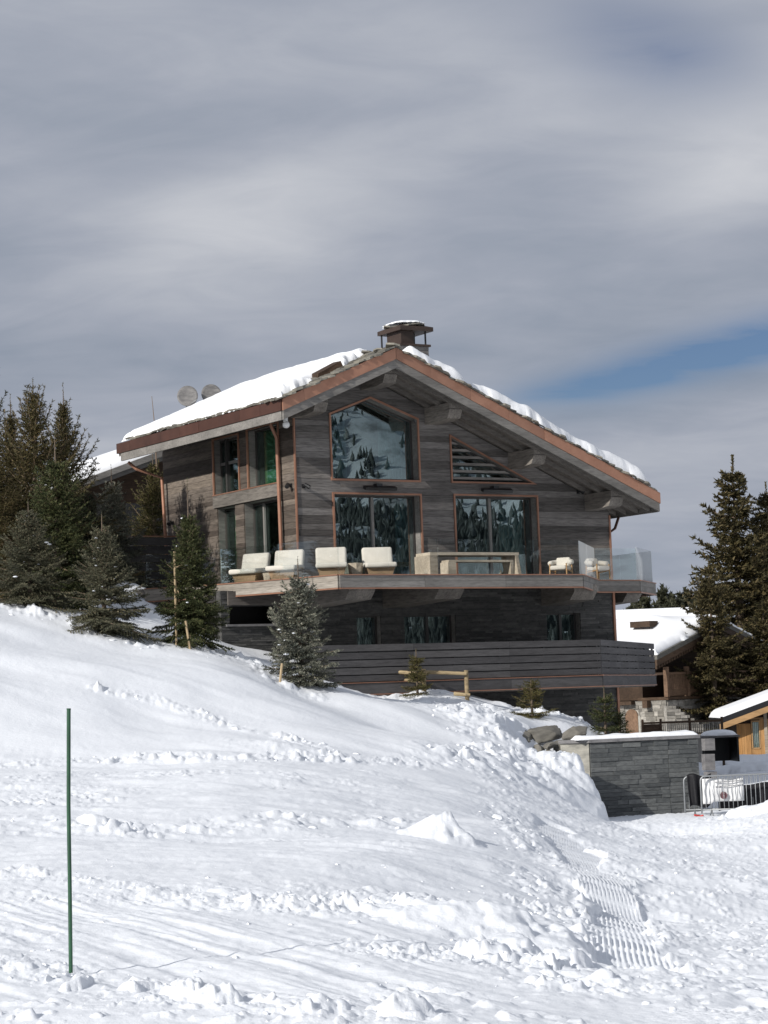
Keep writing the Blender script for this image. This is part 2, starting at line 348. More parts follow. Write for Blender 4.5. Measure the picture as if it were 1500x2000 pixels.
# ------------------------------------------------------------------ snow ground
CTRL = [(-2.69, 11.6, -1.79), (-4.38, 19.0, -1.63), (-6.2, 27.0, -1.42), (-7.8, 34.0, -1.19), (-9.39, 41.0, -0.93), (-10.08, 44.0, -0.85), (-11.42, 50.0, 1.06), (-12.76, 56.0, 2.64), (-13.88, 61.0, 3.91), (-15.01, 66.0, 4.84), (-2.21, 12.6, -1.69), (-2.62, 15.0, -1.7), (-3.48, 20.0, -1.68), (-4.86, 28.0, -1.48), (-6.06, 35.0, -1.24), (-7.26, 42.0, -1.02), (-7.69, 44.5, -0.95), (-8.77, 51.0, 0.92), (-9.77, 57.0, 2.18), (-10.44, 61.0, 3.07), (-1.82, 12.5, -1.69), (-2.17, 15.0, -1.71), (-2.88, 20.0, -1.67), (-4.02, 28.0, -1.51), (-5.0, 35.0, -1.28), (-5.99, 42.0, -1.06), (-6.35, 44.5, -0.98), (-7.23, 51.0, 0.57), (-8.05, 57.0, 1.73), (-8.53, 60.5, 2.48), (-1.35, 12.4, -1.7), (-1.62, 15.0, -1.72), (-2.14, 20.0, -1.7), (-2.97, 28.0, -1.55), (-3.7, 35.0, -1.33), (-4.42, 42.0, -1.09), (-4.68, 44.5, -1.01), (-5.33, 51.0, 0.16), (-5.93, 57.0, 1.2), (-6.22, 60.0, 1.83), (-0.92, 12.3, -1.7), (-1.13, 15.2, -1.73), (-1.47, 20.0, -1.7), (-2.03, 28.0, -1.64), (-2.52, 35.0, -1.38), (-3.01, 42.0, -1.15), (-3.18, 44.5, -1.05), (-3.61, 51.0, -0.08), (-4.0, 57.0, 0.94), (-4.27, 61.0, 1.54), (-0.51, 12.2, -1.7), (-0.62, 15.3, -1.74), (-0.8, 20.0, -1.73), (-1.09, 28.0, -1.67), (-1.34, 35.0, -1.45), (-1.59, 42.0, -1.27), (-1.7, 45.0, -1.18), (-1.9, 51.0, -0.54), (-2.1, 57.0, 0.23), (-2.24, 61.5, 0.8), (-0.1, 12.0, -1.69), (-0.11, 15.5, -1.77), (-0.12, 18.5, -1.78), (-0.14, 24.0, -1.78), (-0.15, 29.0, -1.77), (-0.17, 37.0, -1.6), (-0.19, 44.0, -1.46), (-0.19, 47.0, -1.35), (-0.19, 53.0, -0.63), (-0.18, 59.0, 0.09), (-0.17, 63.0, 0.52), (0.22, 12.0, -1.7), (0.31, 15.7, -1.81), (0.38, 18.8, -1.83), (0.53, 25.0, -1.88), (0.66, 30.5, -1.89), (0.84, 38.0, -1.76), (1.02, 45.0, -1.64), (1.1, 48.5, -1.55), (1.26, 54.0, -0.94), (1.43, 60.0, -0.3), (1.53, 63.5, 0.14), (0.58, 12.2, -1.74), (0.79, 16.2, -1.88), (0.97, 19.8, -1.95), (1.33, 26.5, -2.02), (1.67, 33.0, -2.08), (2.15, 42.0, -2.09), (2.48, 48.0, -1.96), (2.73, 52.5, -1.61), (3.05, 58.0, -1.07), (3.28, 62.0, -0.66), (3.4, 64.0, -0.41), (0.86, 12.4, -1.78), (1.18, 16.7, -1.95), (1.47, 20.6, -2.05), (2.05, 28.3, -2.18), (2.59, 35.5, -2.35), (3.31, 45.0, -2.47), (3.69, 50.0, -2.41), (4.05, 54.5, -2.02), (4.42, 59.0, -1.4), (4.75, 63.0, -0.79), (4.91, 65.0, -0.58), (1.06, 12.6, -1.81), (2.02, 23.5, -2.35), (2.87, 33.0, -2.56), (3.77, 43.0, -2.77), (4.75, 54.0, -3.06), (1.32, 12.8, -1.85), (1.92, 18.5, -2.27), (2.84, 27.0, -2.71), (4.03, 38.0, -2.98), (5.12, 48.0, -3.13), (6.33, 59.0, -3.19), (1.67, 12.8, -1.86), (2.44, 18.5, -2.29), (3.59, 27.0, -2.74), (5.03, 37.5, -2.98), (6.33, 47.0, -3.11), (7.71, 57.0, -3.16), (2.03, 12.8, -1.88), (2.96, 18.5, -2.31), (4.34, 27.0, -2.77), (5.99, 37.0, -2.98), (7.48, 46.0, -3.09), (8.82, 54.0, -2.91), (2.74, 12.8, -1.9), (3.99, 18.5, -2.34), (5.85, 27.0, -2.83), (8.06, 37.0, -3.05), (10.07, 46.0, -3.08), (12.07, 55.0, -3.01), (7.3, 58.6, -3.2), (5.3, 59.0, -3.2), (9.5, 60.0, -3.2), (9.2, 64.0, -3.2), (10.5, 68.0, -3.1), (8.4, 61.5, -3.0), (12.0, 64.0, -3.1), (8.9, 75, -2.95), (12, 75, -2.8), (16, 100, -2.8), (11, 100, -2.8), (25, 80, -2.7), (25, 120, -2.8), (14, 140, -2.8), (-60.0, 80.0, 7.0), (-40.0, 120.0, 7.0), (0.0, 130.0, 1.0), (-40.0, 60.0, 5.0), (-35.0, 40.0, 1.5), (-35.0, 20.0, -1.2), (40.0, 20.0, -2.0), (40.0, 50.0, -3.0), (0.0, 3.0, -1.7), (-20.0, 5.0, -1.7), (20.0, 5.0, -1.7), (0.0, -20.0, -1.7), (-30.0, -30.0, -1.0), (30.0, -30.0, -1.7), (-1.7, 64.64, 1.0), (0.02, 67.58, 0.3), (2.57, 69.15, -0.3), (5.12, 70.73, -1.5), (7.69, 71.13, -2.6), (-2.61, 71.83, 0.0), (1.65, 74.46, -1.5), (5.58, 75.71, -2.4), (-5.04, 65.87, 2.0), (-9.09, 69.01, 3.25), (-9.81, 72.08, 3.3), (-9.22, 65.4, 2.9), (-5.41, 63.05, 1.7), (-14.59, 70.31, 3.6), (-6.08, 75.56, 2.0), (-0.98, 78.71, -1.0), (5.18, 80.16, -2.9), (-20.1, 71.61, 4.5), (-7.16, 68, 3.6), (-6.29, 63.5, 2.56), (-7.93, 68, 3.9)]
CT = np.array(CTRL); XS = 10.0
def _K(r2): return np.where(r2 > 0, r2 * np.log(r2 + 1e-12), 0) * .5
def _fit():
    f = CT[:, :2] / XS; n = len(f); d2 = ((f[:, None] - f[None]) ** 2).sum(-1)
    A = np.zeros((n + 3, n + 3)); A[:n, :n] = _K(d2) + 2e-3 * np.eye(n); A[:n, n] = 1; A[:n, n + 1:] = f; A[n, :n] = 1; A[n + 1:, :n] = f.T
    b = np.zeros(n + 3); b[:n] = CT[:, 2]; return f, np.linalg.solve(A, b)
_F, _W = _fit()
def macro(x, y):
    shp = np.shape(x); q = np.stack([np.ravel(x), np.ravel(y)], -1) / XS; out = np.empty(len(q))
    for i in range(0, len(q), 60000):
        p = q[i:i + 60000]; d2 = (p[:, :1] - _F[None, :, 0]) ** 2 + (p[:, 1:] - _F[None, :, 1]) ** 2
        out[i:i + 60000] = _K(d2) @ _W[:-3] + _W[-3] + p @ _W[-2:]
    z = out.reshape(shp); r = np.hypot(np.asarray(x), np.asarray(y) - 40)
    far = np.where(np.asarray(y) > 60, -2.8, -1.7)
    w = sstep(95, 150, r); z = np.clip(z, -6, 12)
    return z * (1 - w) + far * w
BANDS = [  # churned snow: polyline, half width, height of the lumps, lump size
    ([(-6.63, 51.35), (-5.38, 51.55), (-4.16, 50.7), (-3.2, 49.75), (-2.28, 49.1), (-1.59, 47.95), (-.82, 46.4)], .38, .17, .30),
    ([(-3.81, 60.25), (-3.23, 59.35), (-2.82, 57.5), (-2.11, 57.35)], .6, .14, .4),
    ([(-9, 43.6), (-7.56, 43.75), (-6.39, 44.55), (-4.71, 44.8), (-3.17, 44.3), (-2.15, 45.6), (-1.34, 46.2), (.6, 48.2)], .55, .14, .32),
    ([(-6, 33.0), (-5.6, 33.3), (-5.17, 34.8), (-4.94, 37.3), (-4.39, 39.5), (-3.55, 38.8)], 1.2, .06, .28),
    ([(-6.5, 30.6), (-5.24, 30.2), (-4.28, 29.7), (-3.37, 28.7), (-2.82, 29.4), (-2.0, 30.2), (-1.46, 30.6), (-.52, 31.8), (.5, 32.6)], .75, .13, .36),
    ([(-3.91, 22.5), (-2.78, 21.55), (-1.93, 20.15), (-1.16, 19.2)], .45, .05, .20),
    ([(-1.3, 20.6), (-.66, 19.9), (-.17, 19.9), (.37, 20.4), (.99, 21.6), (1.65, 23.2)], 1.1, .10, .22),
    ([(.1, 16.3), (.54, 16.6), (.95, 16.2), (1.15, 15.6), (1.25, 14.8)], .6, .09, .20),
    ([(-2.8, 16.0), (-2.3, 15.1), (-1.85, 14.25), (-1.4, 13.85), (-.99, 13.3), (-.52, 12.6), (.04, 12.35)], .45, .055, .17),
    ([(.6, 63.5), (1.8, 62.0), (2.06, 59.5), (2.47, 57), (3.1, 56)], 1.5, .17, .45),
    ([(1.3, 49.6), (2.27, 52.0), (3.3, 55.6), (4.2, 57.2)], 1.3, .15, .42),
    ([(-9.9, 60.3), (-8.6, 59.9), (-7.5, 58.4), (-6, 59.2), (-5, 59.3), (-4, 60.2)], .8, .12, .42),
    ([(4.0, 64.4), (5.0, 64.6), (5.8, 64.4)], .8, .16, .4),
    ([(7.8, 55.6), (8.6, 55.2), (10.5, 55.2)], .8, .15, .4),
    ([(1.7, 42), (2.3, 38.5), (1.9, 34), (1.6, 29.5), (1.55, 25)], .6, .07, .25),
    ([(4.6, 55.5), (6, 55.8), (7.5, 55.9)], .8, .09, .35),
]
CAT = [(2.9, 42), (2.73, 39.1), (2.72, 33.65), (2.58, 28.15), (2.42, 24.95), (1.95, 19.55), (1.78, 17.0)]
def lumps(x, y, s, seed, prob=.75):
    """broken blocks: the highest of many randomly turned, flat-topped fragments"""
    gx, gy = x / s, y / s; ix, iy = np.floor(gx), np.floor(gy); out = np.zeros(x.shape)
    for dx in (-1, 0, 1):
        for dy in (-1, 0, 1):
            cx, cy = ix + dx, iy + dy; h = [_hash(cx, cy, seed + k) for k in range(6)]
            px, py = gx - cx - h[0], gy - cy - h[1]; a = h[2] * 6.283; ca, sa = np.cos(a), np.sin(a)
            u, v = (px * ca + py * sa), (-px * sa + py * ca) * (1 + h[3]); r = .28 + .50 * h[4] ** 2
            d = (np.abs(u) ** 1.5 + np.abs(v) ** 1.5) ** (1 / 1.5) / r
            z = np.minimum(1 - d, .38 + .35 * u / r) * r * 1.7 * (.5 + h[5])
            out = np.maximum(out, np.where(h[3] < prob, z, 0))
    return out
def lm(m, x, y, s, seed, prob=.75):
    out = np.zeros(x.shape); k = m > .01
    if k.any(): out[k] = lumps(x[k], y[k], s, seed, prob)
    return out
def relief(x, y):
    r = np.zeros(x.shape); near = 1 - sstep(75, 95, np.hypot(x, y))
    wx, wy = x + .25 * fbm(x / .9, y / .9, 301, 2), y + .25 * fbm(x / .9, y / .9, 302, 2)
    hill = sstep(45, 50, y) * (1 - sstep(3, 5, x))
    a, b = x * .86 - y * .5, x * .5 + y * .86
    r += hill * (.34 * fbm(x / 4.5, y / 5, 3, 3, .4) + .10 * fbm(a / 9, b / 1.9, 11, 3, .4) + .014 * fbm(a / 4, b / .9, 12, 2, ridged=True) * sstep(.4, .7, vnoise(x / 4, y / 4, 13)))
    flat = (1 - sstep(44, 47, y))
    r += flat * (.12 * fbm(x / 2.4, y / 3.5, 21, 4, .42) * sstep(16, 24, y) + .05 * fbm(x / 3.0, y / 1.0, 22, 3, ridged=True) * sstep(20, 26, y) * (1 - sstep(1.2, 2, x)))
    r += (.011 + .004 * flat) * fbm(x / .6, y / .8, 31, 3) + (.003 + .003 * flat) * fbm(x / .10, y / .14, 32, 2)
    # scattered crumbs and a broken crust nearly everywhere on the flat
    crumbs = sstep(.52, .75, vnoise(x / 1.6, y / 2.2, 33) * .6 + vnoise(x / .5, y / .7, 34) * .4)
    r += flat * crumbs * (.035 * lm(flat * crumbs, wx, wy, .13, 310, .5) + .055 * lm(flat * crumbs, wx, wy, .30, 312, .4))
    rough = sstep(1.2, 2.3, x + .3 * fbm(x, y / 2, 40, 2)) * (1 - sstep(50, 58, y)) + .8 * sstep(4.6, 5.4, x) * sstep(50, 54, y) * (1 - sstep(62, 66, y))
    r += rough * (.024 * fbm(x / .32, y / .45, 41, 4, .6) + .050 * lm(rough, wx, wy * .8, .13, 320, .65) + .035 * lm(rough, wx, wy, .30, 325, .3) + .05 * fbm(x / 1.4, y / 2, 43, 3))
    r += rough * (1 - sstep(22, 30, y)) * .012 * np.sin((x * .80 + y * .60 + .05 * fbm(x, y, 46, 2)) * 2 * np.pi / .085) * sstep(.56, .66, vnoise(x / .8, y / 1.3, 45))
    groom = (1 - sstep(19, 23, y)) * (1 - sstep(-.2, .9, x)) * sstep(12.5, 14, y + .3 * x)
    q = x * .90 + y * .44
    r += groom * (.016 * fbm((x * -.44 + y * .9) / 2.2, q / .10, 52, 3, .7) * (.3 + sstep(.3, .65, vnoise(a / 3, b / .7, 51))) + .035 * fbm((x * -.44 + y * .9) / 3.5, q / .30, 53, 3) + .05 * sstep(.45, .75, vnoise(x / .9, y / 1.2, 54)) * lm(groom, wx, wy, .10, 330, .7))
    front = 1 - sstep(12.6, 13.6, y + .25 * x)
    r += front * (.006 * np.sin((x * .3 + y) * 2 * np.pi / .11) * sstep(.5, .6, vnoise(x / .8, y / .8, 55)) + 0.05 * lm(front, wx, wy, .12, 335, .35))
    for k, (pts, w, h, s) in enumerate(BANDS):
        d, al, sd = seg_dist(x, y, pts); w = w * (.65 + .8 * vnoise(al / 1.7, al * 0 + k, 140 + k))
        m = 1 - sstep(.25, 1.15, d / w + .55 * (vnoise(x / .8, y / .8, 90 + k) - .5))
        if m.max() <= 0: continue
        c = .55 * np.abs(fbm(wx / s, wy / s, 60 + k, 4, .55)) + 1.15 * lm(m, wx, wy, s, 340 + 7 * k, .7) + .6 * lm(m, wx, wy, s * .42, 343 + 7 * k, .7) - .12
        r += .85 * m * h * c * (.25 + 1.2 * sstep(.25, .75, vnoise(al / 1.1, al * 0 + .5, 160 + k)))
    # the bed where the groomer turned, with comb ridges across it
    d, al, sd = seg_dist(x, y, CAT); hw = .31 + .004 * (y - 17)
    bed = 1 - sstep(hw * .75, hw * 1.1, d + .34 * (vnoise(x / .35, y / .6, 71) - .5)); bed = bed * sstep(16.4, 17.5, y + .8 * (vnoise(x / .2, y / .3, 78) - .5))
    row = al / .80 + .10 * np.cos(sd * 3) + .12 * vnoise(sd * 3, al, 73); ph = _hash(np.floor(row), row * 0, 77) * 1.6; fr_ = row - np.floor(row)
    comb = np.sin(sd * 2 * np.pi / .050 + ph + .7 * fbm(x / 1.5, y / 1.5, 74, 2))
    r = r * (1 - .88 * bed) + bed * (-.055 + .022 * fr_ + .0115 * comb * (.35 + .65 * sstep(.04, .22, fr_)) * (1 - .8 * sstep(.90, .99, fr_)) * (.7 + .5 * sstep(.2, .6, vnoise(x / .45, y / .8, 75))))
    edge = np.exp(-((d - hw * 1.15) / .10) ** 2) * (1 - sstep(30, 40, y)) * sstep(16, 17, y)
    r += edge * .10 * lm(edge, wx, wy, .18, 350, .8)
    lip = np.exp(-((np.hypot((x - 1.95) * .8, y - 16.95)) / .38) ** 2); r += lip * (.05 + .10 * lm(lip, wx, wy, .15, 355, .8) - .20 * sstep(16.95, 16.75, y))
    def heap(cx, cy, h, sl, sr, sy, p=1.0, seed=0):        # long to the left, steep to the right
        xx, yy = x - cx + .12 * fbm(x / .25, y / .25, 210 + seed, 3), y - cy + .12 * fbm(x / .25, y / .25, 230 + seed, 3)
        e = np.sqrt((xx / np.where(xx < 0, sl, sr)) ** 2 + (yy / sy) ** 2); return h * (np.clip(1 - e, 0, 1) ** p) * (1 + .25 * fbm(x / .18, y / .18, 200 + seed, 3))
    r += heap(.70, 31.3, .36, .66, .38, .7, 1.0, 1) + heap(.98, 31.1, .10, .2, .3, .4, .9, 2)
    r += heap(.75, 19.0, .17, 1.1, .35, .9, .7, 3) + heap(1.38, 18.8, .16, .7, .22, .8, .6, 4) + heap(.92, 17.4, .17, .42, .16, .5, .6, 5) + heap(.72, 16.5, .12, .34, .10, .35, .6, 6)
    r += heap(1.22, 16.5, .13, .3, .14, .4, .6, 7) + heap(1.0, 16.0, .09, .1, .06, .2, .5, 8) + heap(1.12, 15.9, .09, .06, .05, .2, .5, 10) - heap(1.42, 19.2, .14, .12, .12, .16, .7, 9)
    r += heap(-1.25, 13.6, .10, .14, .10, .22, .5, 11) + heap(-1.05, 13.35, .09, .16, .12, .25, .5, 12) + heap(-.45, 12.75, .09, .15, .10, .2, .5, 13) + heap(-2.0, 14.2, .07, .1, .08, .2, .5, 14) + heap(-1.55, 14.0, .06, .1, .07, .2, .5, 15)
    r += heap(.05, 12.6, .09, .2, .14, .25, .5, 16) + heap(-4.1, 45.0, .12, 1.4, 1.8, 1.2, 1.0, 17) + heap(-2.4, 46.9, .16, 2.0, 1.6, 1.2, 1.0, 18)
    r += heap(4.70, 57.4, .62, 1.3, .6, 1.7, .95, 21)
    r -= heap(-.1, 62.6, .30, 1.4, 1.0, 2.2, .7, 22)
    r -= heap(3.95, 59.0, 1.0, 1.25, 1.15, 1.6, .6, 20)
    return r * near
def ground(x, y):
    x = np.asarray(x, float); y = np.asarray(y, float)
    z = macro(x, y) + relief(x, y)
    m = sstep(4.82, 5.12, x + .5 * (vnoise(x / .5, y / .5, 99) - .5)) * (1 - sstep(8.6, 9.6, x)) * sstep(52.5, 56.0, y) * (1 - sstep(60.5, 61.5, y))   # the snow is cleared in front of the slate wall
    return z * (1 - m) + (-3.2 + .8 * relief(x, y)) * m
def gz(x, y): return float(ground(np.array([x]), np.array([y]))[0])

def build_ground():
    fine = np.radians(np.linspace(-12, 12, 760)); lo = np.radians(np.concatenate([np.linspace(-180, -40, 30), np.linspace(-38, -12.4, 70)]))
    th = np.concatenate([lo, fine, -lo[::-1][:-1]]); th = np.append(th, np.pi)
    r = [.02]
    while r[-1] < 4000:
        k = r[-1]; f = .35 if k < 3 else .06 if k < 10.8 else .0030 if k < 48 else .0022 if k < 67 else .01 if k < 100 else .06
        r.append(k * (1 + f))
    r = np.array(r); T, R = np.meshgrid(th, r, indexing='xy')
    X, Y = R * np.sin(T), R * np.cos(T); Z = np.zeros_like(X)
    for i in range(0, len(r), 64): Z[i:i + 64] = ground(X[i:i + 64], Y[i:i + 64])
    nr, nt_ = X.shape; V = np.stack([X.ravel(), Y.ravel(), Z.ravel()], -1)
    i, j = np.meshgrid(np.arange(nr - 1), np.arange(nt_ - 1), indexing='ij'); a = (i * nt_ + j).ravel()
    F = np.stack([a, a + 1, a + nt_ + 1, a + nt_], -1)
    o = np_mesh('snow_ground', V, F, M_SNOW); tag(o, 'snow covered slope churned by skis and a snow groomer', 'snow', kind='structure')
build_ground()

def ico(sub=1):
    bm = bmesh.new(); bmesh.ops.create_icosphere(bm, subdivisions=sub, radius=1); bm.verts.index_update()
    V = np.array([v.co[:] for v in bm.verts]); F = np.array([[v.index for v in f.verts] for f in bm.faces]); bm.free(); return V, F
def build_debris():
    V0, F0 = ico(2); R = np.random.default_rng(5); Vs, Fs = [], []; n = 0
    var = []
    for k in range(14):
        q = V0 * (1 + .30 * fbm(V0[:, 0] * 1.3 + 9 * k, V0[:, 1] * 1.3 + V0[:, 2] * 1.7, 300 + k, 3)[:, None])
        for _ in range(9):
            d = R.normal(size=3); d /= np.linalg.norm(d); h = R.uniform(.35, .75); t = np.maximum(q @ d - h, 0); q = q - t[:, None] * d
        var.append(q)
    jobs = [(4, 30, .05), (6, 110, .022), (5, 40, .016), (7, 45, .026), (8, 60, .018), (9, 50, .06), (10, 40, .05), (0, 30, .04), (2, 40, .04), (11, 30, .05), (12, 20, .05), (14, 30, .03)]
    for k, cnt, size in jobs:
        pts, w, h, s = BANDS[k]; P = np.array(pts); L = np.hypot(*np.diff(P, axis=0).T); cum = np.append(0, np.cumsum(L))
        for _ in range(cnt):
            t = R.uniform(0, cum[-1]); i = min(np.searchsorted(cum, t, 'right') - 1, len(L) - 1); q = P[i] + (P[i + 1] - P[i]) * (t - cum[i]) / L[i]
            q = q + R.normal(size=2) * w * .55; Vs.append((q[0], q[1], size * R.lognormal(-.25, .55)))
    for _ in range(260):
        y = R.uniform(12.5, 40); x = R.uniform(1.4, .22 * y + .5); Vs.append((x, y, .014 * R.lognormal(0, .6)))
    for _ in range(150):
        y = R.uniform(12.3, 24); x = R.uniform(-.2 * y, 1.4); Vs.append((x, y, .010 * R.lognormal(0, .7)))
    A = np.array(Vs); z = ground(A[:, 0], A[:, 1]); out = []
    for i, (x, y, s) in enumerate(A):
        a = R.uniform(0, 6.28); c, sn = math.cos(a), math.sin(a); q = var[i % 14] * s * [R.uniform(.8, 1.3), R.uniform(.8, 1.2), R.uniform(.55, .9)]
        q = np.stack([q[:, 0] * c - q[:, 1] * sn, q[:, 0] * sn + q[:, 1] * c, q[:, 2]], -1) + [x, y, z[i] - .05 * s]
        out.append(q); Fs.append(F0 + n); n += len(q)
    tag(np_mesh('snow_debris', np.concatenate(out), np.concatenate(Fs), M_SNOW, smooth=True), 'loose lumps of churned snow along the tracks', 'snow', kind='stuff')
build_debris()

def build_mountain():                                # the valley's far side, behind the photographer: it stands in the panes
    m, nt, b = mat('mountain_snow', rough=.9)
    n2 = obj_noise(nt, .02, (1, 1, 1.6), 6, .65, False)
    nt.links.new(ramp_node(nt, n2, [(.38, (.16, .17, .18)), (.50, (.38, .41, .44)), (1, (.48, .51, .54))]), b.inputs['Base Color'])
    def height(X, Y):
        R = np.hypot(X, Y); T = np.arctan2(X, Y)
        return -14 + 760 * sstep(850, 3600, R) * (.8 + .5 * fbm(X / 420, Y / 420, 401, 5)) * sstep(math.radians(80), math.radians(95), T) * (1 - sstep(math.radians(165), math.radians(178), T)) + 14 * fbm(X / 60, Y / 60, 402, 4, ridged=True)
    th = np.radians(np.linspace(80, 178, 200)); rr = np.linspace(860, 4000, 130); T, R = np.meshgrid(th, rr); X, Y = R * np.sin(T), R * np.cos(T); Z = height(X, Y)
    nr, nc = X.shape; i, j = np.meshgrid(np.arange(nr - 1), np.arange(nc - 1), indexing='ij'); a = (i * nc + j).ravel()
    tag(np_mesh('mountain', np.stack([X.ravel(), Y.ravel(), Z.ravel()], -1), np.stack([a, a + nc, a + nc + 1, a + 1], -1), m), kind='structure')
    g = np.random.default_rng(77); N = 60000; t = np.radians(g.uniform(103, 131, N)); r = np.sqrt(g.uniform(880 ** 2, 2300 ** 2, N)); x, y = r * np.sin(t), r * np.cos(t); z = height(x, y)
    dens = .75 * (1 - sstep(105, 160, z)) + .30 + .6 * (fbm(x / 34, y / 34, 410, 4) > -.02) - .8 * (fbm(x / 60, y / 60, 411, 3) > .33)
    k = g.random(N) < dens * .75; x, y, z = x[k], y[k], z[k]; n = len(x); h = g.uniform(6, 14, n); w = h * g.uniform(.16, .24, n); ph = g.uniform(0, 6.28, n)
    V = np.zeros((n, 11, 3)); V[..., 0] = x[:, None]; V[..., 1] = y[:, None]; V[..., 2] = z[:, None]
    for q in range(5):
        for lv, (rad, zz) in enumerate(((1, .05), (.62, .48))): V[:, lv * 5 + q, 0] += np.cos(ph + q * 1.2566 + lv * .6) * w * rad; V[:, lv * 5 + q, 1] += np.sin(ph + q * 1.2566 + lv * .6) * w * rad; V[:, lv * 5 + q, 2] += h * zz
    V[:, 10, 2] += h
    f = [(q, (q + 1) % 5, 10) for q in range(5)] + [(5 + q, 5 + (q + 1) % 5, 10) for q in range(5)]
    F = (np.arange(n)[:, None, None] * 11 + np.array(f)[None]).reshape(-1, 3)
    mf, ntf, bf_ = mat('far_forest', rough=.9); gi = ntf.nodes.new('ShaderNodeNewGeometry'); ntf.links.new(ramp_node(ntf, gi.outputs['Random Per Island'], [(0, (.018, .024, .024)), (.7, (.04, .048, .045)), (1, (.11, .12, .12))]), bf_.inputs['Base Color'])
    tag(np_mesh('mountain_forest', V.reshape(-1, 3), F, mf, smooth=False), kind='stuff')
build_mountain()
# ------------------------------------------------------------------ the chalet
chalet = thing('chalet', 'large weathered timber chalet with snowy copper edged gable roof and wrap-around glass balcony', 'chalet', HO, YAW)
RID, SL, ZA = 2.42, .43, 10.24                      # ridge u, roof slope, roof top at the ridge
UL, UR, VF, VB = -1.42, 12.0, -1.9, 9.2            # roof edges
def ztop(u): return ZA - SL * abs(u - RID)
DZ = 3.5                                            # balcony floor
FRONT = lambda a, d, z: (a, d, z)
SIDE = lambda a, d, z: (d, a, z)

def poly_span(poly, z):
    xs = []
    for (x0, z0), (x1, z1) in zip(poly, poly[1:] + poly[:1]):
        if z0 == z1: continue
        if min(z0, z1) - 1e-9 <= z <= max(z0, z1) + 1e-9: xs.append(x0 + (x1 - x0) * (z - z0) / (z1 - z0))
    return (min(xs), max(xs)) if len(xs) > 1 else None
def clampspan(poly, z):
    zs = [p[1] for p in poly]; return poly_span(poly, min(max(z, min(zs) + 1e-4), max(zs) - 1e-4))
def row_intervals(z0, z1, left, right, holes):
    """pieces of a course between its ends and the openings: each ((a at z0, a at z1) left, (..) right)"""
    zm = (z0 + z1) / 2; hs = []
    for p in holes:
        s = poly_span(p, zm) if min(q[1] for q in p) < zm < max(q[1] for q in p) else None
        if s: hs.append((s, p))
    hs.sort(key=lambda t: t[0][0]); cur = (left(z0), left(z1)); out = []
    for s, p in hs:
        a, b = clampspan(p, z0), clampspan(p, z1); out.append((cur, (a[0], b[0]))); cur = (a[1], b[1])
    out.append((cur, (right(z0), right(z1)))); return [iv for iv in out if (iv[1][0] + iv[1][1]) - (iv[0][0] + iv[0][1]) > .04]
def plank_wall(name, mp, z_breaks, left, right, holes, m, seed, hmin=.17, hmax=.27, lmin=1.4, lmax=4.2):
    R = random.Random(seed); back = MB(mp); planks = []
    for za, zb in zip(z_breaks[:-1], z_breaks[1:]):
        hs = []
        while sum(hs) < zb - za: hs.append(R.uniform(hmin, hmax))
        k = (zb - za) / sum(hs); z = za
        for h in hs:
            h *= k; z0, z1 = z + .003, z + h - .003
            for (l0, l1), (r0, r1) in row_intervals(z0, z1, left, right, holes):
                cuts = [0.0]; L = ((r0 + r1) - (l0 + l1)) / 2
                while L * (1 - cuts[-1]) > lmax: cuts.append(cuts[-1] + R.uniform(lmin, lmax) / L)
                if 1 - cuts[-1] < .12 and len(cuts) > 1: cuts.pop()
                cuts.append(1.0)
                back.add([(l0, .05, z0 - .004), (r0, .05, z0 - .004), (r1, .05, z1 + .004), (l1, .05, z1 + .004), (l0, .12, z0 - .004), (r0, .12, z0 - .004), (r1, .12, z1 + .004), (l1, .12, z1 + .004)],
                         [(0, 1, 2, 3), (7, 6, 5, 4), (0, 4, 5, 1), (1, 5, 6, 2), (2, 6, 7, 3), (3, 7, 4, 0)])
                for c0, c1 in zip(cuts[:-1], cuts[1:]):
                    g = .0025; p0, p1 = l0 + (r0 - l0) * c0 + g, l0 + (r0 - l0) * c1 - g; q0, q1 = l1 + (r1 - l1) * c0 + g, l1 + (r1 - l1) * c1 - g
                    t = -R.uniform(0, .016); w = R.uniform(-.004, .004); mb = MB(mp)
                    mb.add([(p0, t + w, z0), (p1, t - w, z0), (q1, t, z1), (q0, t, z1), (p0, .045, z0), (p1, .045, z0), (q1, .045, z1), (q0, .045, z1)],
                           [(0, 1, 2, 3), (7, 6, 5, 4), (0, 4, 5, 1), (1, 5, 6, 2), (2, 6, 7, 3), (3, 7, 4, 0)]); planks.append(mb)
            z += h
    wall = back.build(name, M_FRAME, chalet)
    for p in planks: p.build('plank', m, wall)
    return wall
PENT = [(1.22, 6.57), (4.27, 6.57), (4.27, 8.44), (2.62, 9.03), (1.22, 8.50)]
TRI = [(5.46, 6.57), (8.46, 6.57), (5.46, 7.95)]
DOOR1 = [(1.24, DZ - .1), (4.27, DZ - .1), (4.27, 6.13), (1.24, 6.13)]
DOOR2 = [(5.52, DZ - .1), (8.59, DZ - .1), (8.59, 6.15), (5.52, 6.15)]
soff = lambda u: ztop(u) - .52
fl = lambda z: max(0.02, RID - (soff(RID) - z) / SL); frr = lambda z: min(11.4, RID + (soff(RID) - z) / SL)
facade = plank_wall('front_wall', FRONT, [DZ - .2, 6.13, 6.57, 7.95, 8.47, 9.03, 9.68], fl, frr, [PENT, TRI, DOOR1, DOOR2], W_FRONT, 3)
SW = {'a': (.98, 2.9, 6.53, 8.33), 'b': (3.50, 5.18, 6.55, 8.28), 'c': (1.05, 3.30, DZ - .1, 6.13), 'd': (3.88, 5.05, DZ - .1, 6.12)}
rect = lambda r: [(r[0], r[2]), (r[1], r[2]), (r[1], r[3]), (r[0], r[3])]
